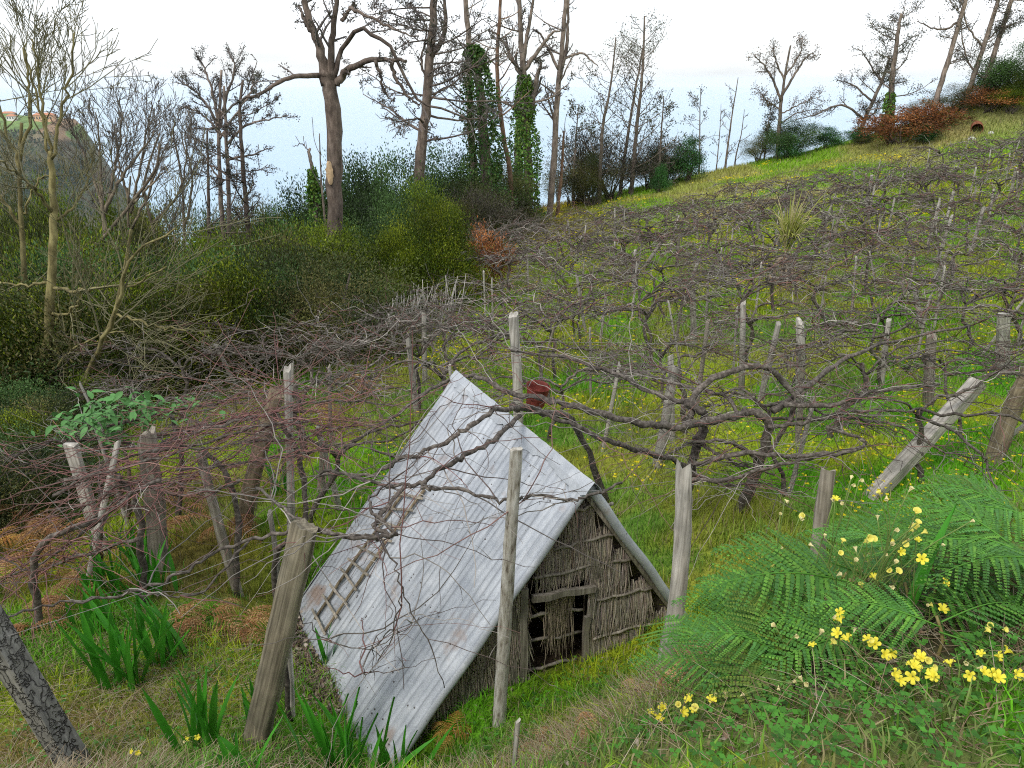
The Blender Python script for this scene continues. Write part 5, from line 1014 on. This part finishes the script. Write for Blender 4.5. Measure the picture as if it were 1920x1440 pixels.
o = m.obj('dry_straw', M['dry'], kind='stuff'); tag(o, 'matted dry straw and dead stalks on the near ground', 'dry grass')
# low clover and herbs
m = MB(); xl, yl = [], []
for i in range(150):
    q = scatter(1, -3.5, 3.4, 1.1, 5.2)
    if len(q[0]): n_ = int(rng.integers(12, 40)); xl.append(rng.normal(q[0][0], .11, n_)); yl.append(rng.normal(q[1][0], .11, n_))
for cx, cy in [(.8, 1.5), (1.0, 1.6), (1.2, 1.55), (1.45, 1.5), (1.1, 1.75), (1.35, 1.75), (1.5, 1.95), (1.7, 2.1), (.6, 1.8), (.5, 2.1), (1.05, 1.95), (1.25, 2.2), (.95, 2.25), (1.6, 1.8), (1.9, 1.7), (.75, 2.4), (1.45, 2.55), (-1.6, 3.1), (-1.2, 3.2), (-1.75, 3.0)]: k_ = int(rng.integers(15, 60)); xl.append(rng.normal(cx, .13, k_)); yl.append(rng.normal(cy, .10, k_))
x = np.concatenate(xl); y = np.concatenate(yl); ok = ~in_hut(x, y); x, y = x[ok], y[ok]; n_ = len(x); z = gz(x, y) + rng.uniform(.02, .10, n_); c = np.array([[.06, .20, .02]]) * rng.uniform(.55, 1.5, (n_, 1))
for k in range(3):
    a = rng.uniform(0, .6) + k * 2.094 + np.zeros(n_); d = np.stack([np.cos(a), np.sin(a), 0 * a + .15], 1); m.leaves(np.stack([x, y, z], 1), d, np.tile([0, 0, 1.], (n_, 1)) + rng.normal(0, .2, (n_, 3)), rng.uniform(.010, .026, n_), rng.uniform(.010, .024, n_), c, .05)
o = m.obj('clover', M['leaf'], kind='stuff'); tag(o, 'low bright green clover leaves on the near bank', 'clover')
# far yellow flowers
m = MB(); xl, yl = [], []
for i in range(330):
    yy = rng.uniform(7, 34) if i < 250 else rng.uniform(33, 50); xx = rng.uniform(-2, .72 * yy); n_ = int(rng.integers(4, 22)); s_ = rng.uniform(.2, .6); xl.append(rng.normal(xx, s_, n_)); yl.append(rng.normal(yy, s_, n_))
for cx, cy in [(5.2, 7.6), (4.6, 8.4), (5.6, 8.8), (4.2, 6.8), (3.9, 7.6)]: xl.append(rng.normal(cx, .5, 60)); yl.append(rng.normal(cy, .5, 60))
x = np.concatenate(xl); y = np.concatenate(yl); ok = ~in_hut(x, y) & (y > 6.3); x, y = x[ok], y[ok]; n_ = len(x); z = gz(x, y) + rng.uniform(.1, .26, n_); sz = np.clip(.018 + .0011 * y, .02, .06)
for k in range(3): m.leaves(np.stack([x, y, z], 1), np.stack([np.cos(k * 2.1 + x * 9), np.sin(k * 2.1 + x * 9), 0 * x + .5], 1), rng.normal(0, 1, (n_, 3)) + [0, -.4, .6], sz, sz * .9, np.array([[.80, .66, .02]]) * rng.uniform(.7, 1.15, (n_, 1)))
o = m.obj('yellow_flowers', M['petal'], kind='stuff'); tag(o, 'yellow oxalis blossoms scattered through the vineyard grass', 'flowers')
# dry leaves drifted along the eave
m = MB(); n_ = 2600; e0 = RP(556, 1150); e1 = RP(640, 1345); f = rng.random(n_) ** .8; p = e0 + (e1 - e0) * f[:, None] + rng.normal(0, .045, (n_, 3)) - GD * np.abs(rng.normal(.04, .09, n_))[:, None]; p[:, 2] = np.maximum(p[:, 2] - rng.uniform(0, .22, n_), gz(p[:, 0], p[:, 1]) + .005)
m.leaves(p, rng.normal(0, 1, (n_, 3)), rng.normal(0, 1, (n_, 3)) + [-.5, -.5, .6], rng.uniform(.035, .075, n_), rng.uniform(.02, .045, n_), np.array([[.30, .24, .19], [.42, .36, .30], [.19, .13, .10], [.27, .19, .15]])[rng.integers(0, 4, n_)] * rng.uniform(.6, 1.2, (n_, 1)), .2)
o = m.obj('dry_leaves', M['dry'], kind='stuff'); tag(o, 'drift of curled dry leaves along the zinc roof eave', 'dry leaves')
m = MB(); x, y = scatter(900, -3.6, 3, 1.6, 5.2); n_ = len(x); m.leaves(np.stack([x, y, gz(x, y) + .03], 1), rng.normal(0, 1, (n_, 3)) * [1, 1, .3], rng.normal(0, .5, (n_, 3)) + [0, 0, 1], rng.uniform(.015, .045, n_), rng.uniform(.01, .025, n_), np.array([[.24, .15, .10], [.28, .23, .18], [.16, .085, .06]])[rng.integers(0, 3, n_)], .2)
o = m.obj('leaf_litter', M['dry'], kind='stuff'); tag(o, 'fallen brown leaves scattered over the near ground', 'leaf litter')

# ================================================================== sword-leaved clumps
def sword_mesh(seed):
    g = np.random.default_rng(seed); K = 8; t = np.linspace(0, 1, K); w = .5 * np.array([.45, .75, .95, 1, .95, .8, .5, .02]); be = g.uniform(.0, .22); V = []
    for k in range(K):
        x = be * t[k] ** 2.2; V += [[x, -w[k], t[k] - be * .3 * t[k] ** 2], [x + .012, 0, t[k] - be * .3 * t[k] ** 2], [x, w[k], t[k] - be * .3 * t[k] ** 2]]
    V = np.array(V); V[:, 1] *= .075
    cc = np.array([[.06, .27, .02]]) * (1 + .25 * np.repeat(np.linspace(-.3, .5, K), 3)[:, None]); m = MB(); m.add(V, [[k * 3 + j, k * 3 + j + 1, k * 3 + j + 4, k * 3 + j + 3] for k in range(K - 1) for j in range(2)], None, cc); return m.mesh('leaf', M['iris'])
SW = [sword_mesh(i) for i in range(5)]
for u, v, n_, h, sp, lab in [(225, 1290, 15, .56, .10, 'large clump of sword leaves in front of the cracked log'), (305, 1240, 14, .50, .08, 'upright clump of sword leaves behind the large one'), (395, 1410, 10, .50, .07, 'narrow clump of sword leaves left of the sawn post foot'), (500, 1385, 6, .36, .06, 'small sword leaves right at the sawn post foot'), (650, 1465, 18, .56, .10, 'big clump of sword leaves before the zinc roof corner'), (735, 1415, 9, .46, .06, 'smaller clump of sword leaves against the roof edge'),
                          (205, 1120, 12, .44, .09, 'sword leaf clump under the red canes near the plank'), (290, 1110, 14, .42, .10, 'sword leaf clump at the foot of the broad split post'), (250, 1060, 12, .40, .1, 'sword leaf clump behind the plank post'), (470, 1460, 4, .32, .05, 'few sword leaves poking in at the bottom frame edge'), (180, 1190, 8, .40, .08, 'thin sword leaf clump between dead bracken and the large clump'), (600, 1250, 4, .3, .05, 'couple of sword leaves next to the dry leaf drift'), (520, 930, 8, .4, .1, 'sword leaves behind the thick brown post')]:
    if u == 650: b = on_ground(*Py(655, 1490, 3.75)[:2])
    elif u == 735: b = on_ground(*Py(738, 1440, 3.9)[:2])
    else: b = G(u, v)
    n_ = int(n_ * 1.4); h *= 1.35
    t = thing('sword_leaf_plant', lab, 'plant', b)
    for i in range(n_):
        a = random.uniform(0, 6.28); tl = abs(random.gauss(0, .2)); L_ = h * 1.12 * random.uniform(.6, 1.1); o = inst(SW[i % 5], 'leaf', t, (random.gauss(0, sp), random.gauss(0, sp * .6), -.03)); o.rotation_euler = (random.gauss(0, .08), tl, random.choice((-.6, 0, .5, 2.6, 3.1, 3.6)) + random.gauss(0, .35)); o.scale = (L_, random.uniform(.5, .8), L_)

# ================================================================== bracken
def frond_mesh(seed, cols, curl=.35, name='frond', mat='fern', npin=14, dead=False):
    """one bracken frond lying along +x from its stalk, one unit long"""
    g = np.random.default_rng(seed); m = MB(); t = np.linspace(0, 1, 14); ax = np.stack([t * (1 - .12 * t), .05 * np.sin(t * 2.2 + g.uniform(0, 2)) * t, .16 * np.sin(t * 2.6) - curl * .45 * t ** 2], 1)
    m.strands(ax, np.linspace(.007, .002, 14), 4, np.asarray(cols[0]) * 1.25)
    LV, LD, LN, LL_, LW, LC, ST = [], [], [], [], [], [], []
    for i in range(npin):
        f = .12 + .86 * i / (npin - 1); k = f * 13; j = min(12, int(k)); b = ax[j] + (ax[j + 1] - ax[j]) * (k - j); tg = ax[j + 1] - ax[j]; tg /= np.linalg.norm(tg)
        for s in (-1, 1):
            pl = .46 * (1 - f) ** .75 * (.75 + .25 * min(1, f * 5)) * g.uniform(.88, 1.1) + .015; an = R(68) - .35 * f + g.normal(0, .05); sd = np.array([-tg[1] * s, tg[0] * s, 0]); d = tg * math.cos(an) + sd * math.sin(an); n2 = max(4, int(pl / .022)); dr = g.uniform(.05, .22) + (.5 if dead else 0)
            q = np.linspace(.04, 1, n2); pp = b + d * (pl * q)[:, None] + np.array([0, 0, -1.]) * (dr * pl * q ** 2)[:, None] + tg * (.06 * pl * q ** 2)[:, None]; ST.append(curve([pp[0], pp[n2 // 2], pp[-1]], 5))
            pw = np.cross(d, [0, 0, 1.]); pw /= np.linalg.norm(pw)
            for ss in (-1, 1):
                LV.append(pp); LD.append(pw * ss + d * .55 + np.array([0, 0, -.25]) + g.normal(0, .06 + (.4 if dead else 0), (n2, 3))); LN.append(np.tile([0, 0, 1.], (n2, 1)) + g.normal(0, .15, (n2, 3))); ll = .043 * pl ** .5 * (1 - q * .75) + .006; LL_.append(ll * g.uniform(.85, 1.15, n2)); LW.append(np.full(n2, .027) * (1.1 - .5 * q)); c = np.asarray(cols)[g.integers(0, len(cols))] * g.uniform(.8, 1.2); LC.append(np.tile(c, (n2, 1)) * g.uniform(.85, 1.15, (n2, 1)))
    m.strands(np.array(ST), np.linspace(.0028, .0012, 5)[None], 3, np.asarray(cols[0]) * 1.1, cap=False)
    m.leaves(np.concatenate(LV), np.concatenate(LD), np.concatenate(LN), np.concatenate(LL_), np.concatenate(LW), np.concatenate(LC), .04); return m.mesh(name, M[mat])
FG = [(.085, .235, .03), (.065, .19, .03), (.12, .28, .035), (.075, .21, .045)]; FY = [(.12, .20, .03), (.16, .22, .03), (.09, .17, .03)]; FD = [(.30, .14, .055), (.36, .20, .085), (.22, .095, .04), (.42, .27, .13)]; FO = [(.36, .19, .04), (.42, .26, .07), (.28, .12, .03)]
FR = {'green': [frond_mesh(40 + i, FG, .2 + .15 * (i % 3)) for i in range(5)], 'lime': [frond_mesh(60 + i, FY, .3) for i in range(2)], 'dead': [frond_mesh(70 + i, FD, .5, dead=True, npin=12) for i in range(4)], 'orange': [frond_mesh(80 + i, FO, .4, dead=True, npin=12) for i in range(2)]}
M['stalk'] = plain('fern_stalk', (.20, .17, .06), .6, 8, .2, .1); M['stalk_dead'] = plain('dead_fern_stalk', (.3, .2, .1), .8, 8, .3, .1)
def bracken(pos, fr, label, kind, h, group=None):
    """fr: list of (yaw, tilt, length); yaw 0 = +x"""
    pos = np.asarray(pos, float); t = thing('bracken_fern', label, 'fern', pos, group)
    m = MB(); m.strands(curve([pos - [0, 0, .05], pos + [.02, 0, h * .5], pos + [0, .03, h]], 7), np.linspace(.007, .005, 7), 5); m.obj('stalk', M['stalk_dead' if kind in ('dead', 'orange') else 'stalk'], t)
    for i, (yw, tl, L_) in enumerate(fr):
        kd = kind if not (kind == 'green' and random.random() < .14) else 'lime'
        o = inst(random.choice(FR[kd]), 'frond', t, (0, 0, h * (1 - .12 * (i % 3)))); o.rotation_euler = (random.gauss(0, .12), tl, yw); k_ = L_ * (1.08 if kind in ('green',) else .75); o.scale = (k_, k_ * random.uniform(.9, 1.1), k_)
# green bracken on the bank: hand-placed main fronds (tips mostly fan to the left and right)
GF = [(1555, 1120, 2.45, .36, [(3.3, -.05, .62), (2.75, -.1, .55), (-.35, .1, .6), (.2, .0, .55)], 'bracken whose fronds arch over the bank edge towards the hut'),
      (1540, 1190, 2.35, .24, [(3.45, .1, .58), (3.0, .0, .5), (-.8, .3, .5)], 'lower bracken drooping below the arching one'),
      (1700, 1120, 2.35, .30, [(.1, .05, .55), (2.6, -.1, .5), (-.9, .25, .55), (-.3, .15, .55)], 'bracken right of the main flower cluster'),
      (1840, 1110, 2.3, .30, [(3.2, .1, .5), (-.4, .1, .5), (-1.2, .3, .5), (2.4, -.1, .5)], 'bracken spreading near the frame edge'),
      (1890, 1010, 2.7, .26, [(3.1, .05, .55), (2.5, -.05, .5), (.0, .1, .5), (-1.0, .2, .5)], 'bluish bracken on the bank crest by the frame edge'),
      (1450, 1060, 2.75, .26, [(3.0, -.05, .5), (2.4, -.1, .45), (3.7, .1, .45)], 'bracken at the bank crest by the split post'),
      (1600, 1040, 2.7, .28, [(2.9, -.05, .5), (.3, -.05, .5), (1.6, -.1, .45)], 'bracken under the pale flower cluster'),
      (1760, 1010, 2.75, .24, [(2.7, -.05, .5), (.2, 0, .5), (1.5, -.1, .45), (-.9, .2, .5)], 'bracken at the crest behind the yellow-green blade'),
      (1420, 1330, 2.1, .22, [(2.9, -.1, .42), (1.9, -.25, .36), (.6, -.1, .4), (3.8, .15, .42)], 'yellowish bracken rising low on the bank'),
      (1330, 1340, 2.2, .18, [(2.9, 0, .4), (2.1, -.1, .4), (3.8, .2, .4), (-.2, .0, .35)], 'bracken at the foot of the bank'),
      (1480, 1250, 2.2, .16, [(3.4, .15, .45), (2.6, .0, .42), (-.2, .1, .4)], 'bracken in the shade below the drooping fronds'),
      (1700, 1240, 2.0, .2, [(.3, .2, .45), (2.8, .05, .42), (-.7, .35, .42)], 'bracken overhanging the grass below the flowers'),
      (1440, 1120, 2.65, .22, [(3.2, .0, .5), (2.7, -.1, .42), (3.9, .2, .45)], 'bracken reaching past the split post towards the hut')]
GF += [(1500, 1090, 2.6, .26, [(2.9, -.05, .5), (3.5, .05, .5), (2.3, -.1, .42)], 'bracken between the crest ferns and the arching fern'), (1650, 1160, 2.3, .26, [(-.2, .1, .5), (-.7, .2, .5), (3.6, .15, .48)], 'bracken right behind the bright open oxalis'), (1790, 1080, 2.45, .28, [(3.0, .0, .5), (.1, .05, .5), (-.6, .15, .5)], 'bracken behind the three lone oxalis'), (1900, 1150, 2.2, .26, [(3.3, .1, .5), (2.7, 0, .5), (-1.4, .2, .4)], 'bracken hanging in at the frame edge'), (1560, 1240, 2.15, .18, [(3.5, .15, .46), (2.9, .05, .42), (-.5, .2, .42)], 'bracken below the bright oxalis cluster'), (1850, 1000, 2.9, .24, [(2.9, -.05, .5), (2.0, -.1, .45), (.3, 0, .5)], 'greyish bracken behind all others at the crest')]
for u, v, yy, h, fr, lab in GF:
    p = Py(u, v, yy); p = on_ground(p[0], p[1]); bracken(p + [.08, 0, 0], fr, lab, 'green', h * .8)
DF = [(20, 1120, 'dead', .2, 'dead bracken at the very frame edge behind the cracked log'), (80, 1010, 'dead', .3, 'tall dead bracken between plank post and frame edge'), (110, 1090, 'dead', .2, 'dead bracken right under the red-caned vine'), (250, 1040, 'dead', .2, 'dead bracken behind the sword leaves near the broad post'), (330, 1010, 'dead', .22, 'dead bracken in front of the broad split post'), (60, 1190, 'dead', .1, 'trampled dead bracken close to the cracked log'), (0, 1050, 'orange', .25, 'orange bracken cut off by the frame edge'), (450, 1190, 'dead', .08, 'flat dead bracken just left of the dry leaf drift'), (330, 1180, 'dead', .08, 'flat dead bracken behind the upright sword leaves'), (1060, 1420, 'dead', .05, 'dead bracken low at the bottom frame edge'), (60, 1070, 'dead', .22, 'rust-brown dead bracken heaped at the frame edge under red canes'), (120, 1030, 'dead', .26, 'dead bracken beside the plank post'), (30, 1000, 'dead', .3, 'dead bracken furthest up the frame edge'), (150, 1120, 'dead', .16, 'crushed dead bracken in front of the thin leaning stick'), (90, 1140, 'dead', .14, 'low dead bracken above the cracked log'), (390, 930, 'dead', .3, 'dead bracken behind the broad split post'), (350, 970, 'dead', .25, 'dead bracken at the side of the broad split post'), (430, 1010, 'dead', .2, 'dead bracken between the broad and the brown post'),
      (400, 1170, 'dead', .12, 'flattened dead bracken left of the sawn post'), (850, 1390, 'orange', .10, 'orange dead bracken at the front corner of the roof'), (1010, 1400, 'dead', .04, 'dead bracken before the doorway'), (1130, 1390, 'dead', .05, 'dead bracken sprawling right of the pale pole'), (1200, 1330, 'dead', .06, 'dead bracken below the split post'), (1330, 1280, 'dead', .1, 'dead bracken hiding at the bank foot ferns'), (640, 770, 'dead', .35, 'brown bracken mound beyond the roof back edge'), (690, 745, 'dead', .35, 'brown bracken mound left of the roof peak'), (600, 800, 'dead', .3, 'brown bracken below the mound near the roof')]
for u, v, kd, h, lab in DF:
    b = G(u, v)
    if in_hut(b[0], b[1]): b = b + np.array([-1.2, 1.0, 0]); b[2] = float(gz(b[0], b[1]))
    bracken(b, [(random.uniform(0, 6.28), random.gauss(.12, .2), random.uniform(.3, .55) * (1.6 if v < 900 else .8 if u > 800 else 1.25)) for _ in range(6 if kd == 'dead' else 7)], lab, kd, h)

# ================================================================== oxalis flowers
def flower_meshes():
    out = {}
    for nm, op, col in [('open', .9, (.84, .74, .07)), ('half', .5, (.80, .72, .16)), ('shut', .16, (.78, .70, .38))]:
        m = MB(); 
        for k in range(5):
            a = k * 1.2566; rd = np.array([math.cos(a), math.sin(a), 0]); tn = np.array([-math.sin(a), math.cos(a), 0]); V = []
            for z, r, w in ((0, .0015, .0015), (.010, .003, .003), (.018, .004 + .007 * op, .0065), (.024, .004 + .0155 * op, .0075), (.024 - .004 * op, .004 + .020 * op, .0045)): V += [rd * r - tn * w + [0, 0, z], rd * (r + .0008) + [0, 0, z - .0008], rd * r + tn * w + [0, 0, z]]
            m.add(V, [[i * 3 + j, i * 3 + j + 1, i * 3 + j + 4, i * 3 + j + 3] for i in range(4) for j in range(2)], None, np.array(col) * random.uniform(.92, 1.06))
        out[nm] = m.mesh('flower', M['petal'])
    return out
FL = flower_meshes(); M['fstem'] = plain('flower_stem', (.14, .2, .05), .6, 8, .2, .05)
OX = [(1660, 1000, 2.2, 'half', 12, .30, .10, 'tallest cluster of pale yellow oxalis over the bracken'), (1610, 1030, 2.25, 'half', 9, .28, .10, 'pale oxalis cluster in the thick of the bracken'), (1705, 985, 2.25, 'shut', 8, .30, .09, 'creamy closed oxalis at the very top of the flowers'), (1730, 1030, 2.2, 'open', 5, .26, .08, 'yellow oxalis beside the upright yellow-green blade'), (1640, 1075, 2.2, 'shut', 6, .22, .09, 'closed oxalis hanging below the pale cluster'), (1570, 925, 2.5, 'shut', 5, .3, .06, 'nodding closed oxalis before the short grey post'), (1470, 950, 2.6, 'shut', 4, .28, .06, 'closed oxalis at the bank crest left of the grey post'), (1440, 1050, 2.5, 'shut', 3, .24, .05, 'few closed oxalis over the crest bracken'),
      (1620, 1200, 1.95, 'open', 9, .24, .06, 'bright yellow open oxalis cluster below the arching bracken'), (1590, 1170, 2.0, 'shut', 4, .24, .05, 'withering closed oxalis above the bright cluster'), (1500, 1215, 2.05, 'shut', 6, .22, .06, 'whitish closed oxalis against dark fern shade'), (1705, 1265, 1.85, 'open', 8, .18, .05, 'open oxalis row in the lower grass'), (1730, 1330, 1.75, 'open', 5, .14, .05, 'open oxalis low on the grassy bank'), (1700, 1345, 1.75, 'open', 3, .13, .03, 'pair of open oxalis beside the low ones'), (1750, 1140, 2.1, 'open', 3, .24, .03, 'three open oxalis alone on the fern'), (1810, 1300, 1.8, 'open', 4, .14, .04, 'open oxalis midway to the frame edge'), (1870, 1350, 1.7, 'open', 5, .12, .04, 'open oxalis near the lower frame corner'), (1860, 1270, 1.85, 'open', 3, .16, .04, 'small open oxalis above the corner ones'), (1910, 1215, 1.95, 'open', 3, .16, .03, 'open oxalis touching the frame edge'), (1915, 1405, 1.65, 'open', 3, .12, .03, 'open oxalis in the lower frame corner'), (1850, 1240, 1.95, 'half', 3, .14, .03, 'half-open oxalis in the sunny grass'),
      (1440, 1375, 1.9, 'shut', 9, .2, .07, 'closed creamy oxalis rising from the yellowish bracken'), (1370, 1360, 2.0, 'shut', 4, .18, .05, 'closed oxalis left of the creamy group'), (1400, 1275, 2.1, 'shut', 4, .2, .04, 'closed oxalis between fern and dead bracken'), (1310, 1400, 2.0, 'open', 4, .12, .05, 'open oxalis at the foot of the bank'), (1225, 1415, 2.2, 'open', 3, .1, .04, 'tiny open oxalis at the bottom frame edge'), (1255, 1425, 2.1, 'open', 3, .1, .03, 'tiny open oxalis next to the bottom edge pair'), (360, 1385, 3.3, 'open', 3, .1, .03, 'tiny yellow blossoms beside the narrow sword leaf clump'), (255, 1400, 3.2, 'open', 2, .08, .03, 'two tiny yellow blossoms in the near grass')]
for u, v, yy, kd, n_, h, sp, lab in OX:
    top = Py(u, v, yy); g0 = float(gz(top[0], top[1])); 
    if g0 > top[2] - h: g0b = min(g0, top[2] - .06)
    else: g0b = top[2] - h
    b = np.array([top[0], top[1] + .03, max(g0, min(g0b, top[2] - .05)) if top[2] - g0 < .5 else g0]); t = thing('oxalis_plant', lab, 'flower', b)
    for i in range(n_):
        e = top + [random.gauss(0, sp), random.gauss(0, sp * .7), random.gauss(0, sp * .55)]; e[2] = max(e[2], float(gz(e[0], e[1])) + .10); m = MB(); m.strands(curve([b + [random.gauss(0, .02), random.gauss(0, .02), -.02], (b + e) / 2 + [random.gauss(0, .02), 0, .04], e], 7), .0021, 4); s = m.obj('stem', M['fstem'], t)
        k2 = kd if random.random() < .75 else random.choice(('open', 'half', 'shut')); o = inst(FL[k2], 'flower', s, tuple(e - b)); o.rotation_euler = (random.gauss(.7, .35) if kd != 'shut' else random.gauss(.6, .9), random.gauss(0, .5), random.uniform(-.8, .8)); s_ = random.uniform(.58, .9); o.scale = (s_,) * 3
# yellow-green blade plant by the flowers
b = on_ground(*Py(1715, 1090, 2.25)[:2]); t = thing('broad_blade_plant', 'upright yellow-green blades standing among the oxalis flowers', 'plant', b)
for yw, tl, L_ in ((.4, .12, .52), (.9, .45, .36), (2.8, .2, .34)):
    o = inst(SW[1], 'leaf', t, (0, 0, 0)); o.rotation_euler = (0, tl, yw); o.scale = (L_, .45, L_)
# long arching blades by the split post
for u, v, lab in [(1310, 1125, 'arching grass blades beside the split post'), (1290, 1080, 'second tuft of arching blades nearer the hut roof')]:
    p = Py(u, v, 3.3); b = on_ground(p[0] + .15, p[1]); t = thing('grass_tuft', lab, 'grass tuft', b)
    for i in range(5):
        a = random.gauss(3.0, .35); L_ = random.uniform(.3, .5); P = curve([b, b + [math.cos(a) * L_ * .4, math.sin(a) * .1, L_ * .55], b + [math.cos(a) * L_, math.sin(a) * L_ * .3, L_ * .45]], 9); m = MB(); w = np.array([0, .0, -.0]); V = []; wd = np.array([.5, .8, 1, 1, 1, .9, .7, .4, .05]) * .007
        for q, w_ in zip(P, wd): V += [q + [0, w_, .3 * w_], q - [0, w_, -.3 * w_]]
        m.add(V, [[k * 2, k * 2 + 1, k * 2 + 3, k * 2 + 2] for k in range(8)], None, np.array([.10, .24, .04]) * random.uniform(.7, 1.2)); m.obj('blade', M['grass'], t)
# big-leaved green shrub over the lowest vines
b = Py(230, 960, 7.4); b = on_ground(b[0], b[1]); t = thing('big_leaved_shrub', 'shrub with big fresh green drooping leaves among red canes', 'shrub', b)
def bigleaf(seed):
    g = np.random.default_rng(seed); K = 6; V = []; w = [.05, .34, .42, .36, .2, .01]; 
    for k in range(K):
        x = k / (K - 1); z = -.35 * x * x; V += [[x, -w[k] * .55, z + .06 * w[k]], [x, 0, z - .03], [x, w[k] * .55, z + .06 * w[k]]]
    m = MB(); m.add(V, [[k * 3 + j, k * 3 + j + 1, k * 3 + j + 4, k * 3 + j + 3] for k in range(K - 1) for j in range(2)], None, np.array([.10, .25, .07]) * g.uniform(.8, 1.2)); return m.mesh('leaf', M['leaf'])
BL = [bigleaf(i) for i in range(3)]
for (u, v, sx, sy, n_) in [(165, 795, 40, 20, 130), (270, 762, 50, 15, 130), (215, 785, 40, 20, 60)]:
    c0 = Py(u, v, 7.4); m = MB(); m.strands(curve([b, (b + c0) / 2 + [.1, 0, 0], c0], 8), np.linspace(.03, .012, 8), 6, np.array([.14, .12, .08])); m.obj('stem', M['twig'], t)
    for i in range(n_):
        p = Py(u + random.gauss(0, sx), v + random.gauss(0, sy), 7.4 + random.gauss(0, .3)); o = inst(BL[i % 3], 'leaf', t, tuple(p - b)); L_ = random.uniform(.08, .15); o.scale = (L_,) * 3; o.rotation_euler = (random.gauss(0, .3), random.gauss(.1, .35), random.uniform(0, 6.28))
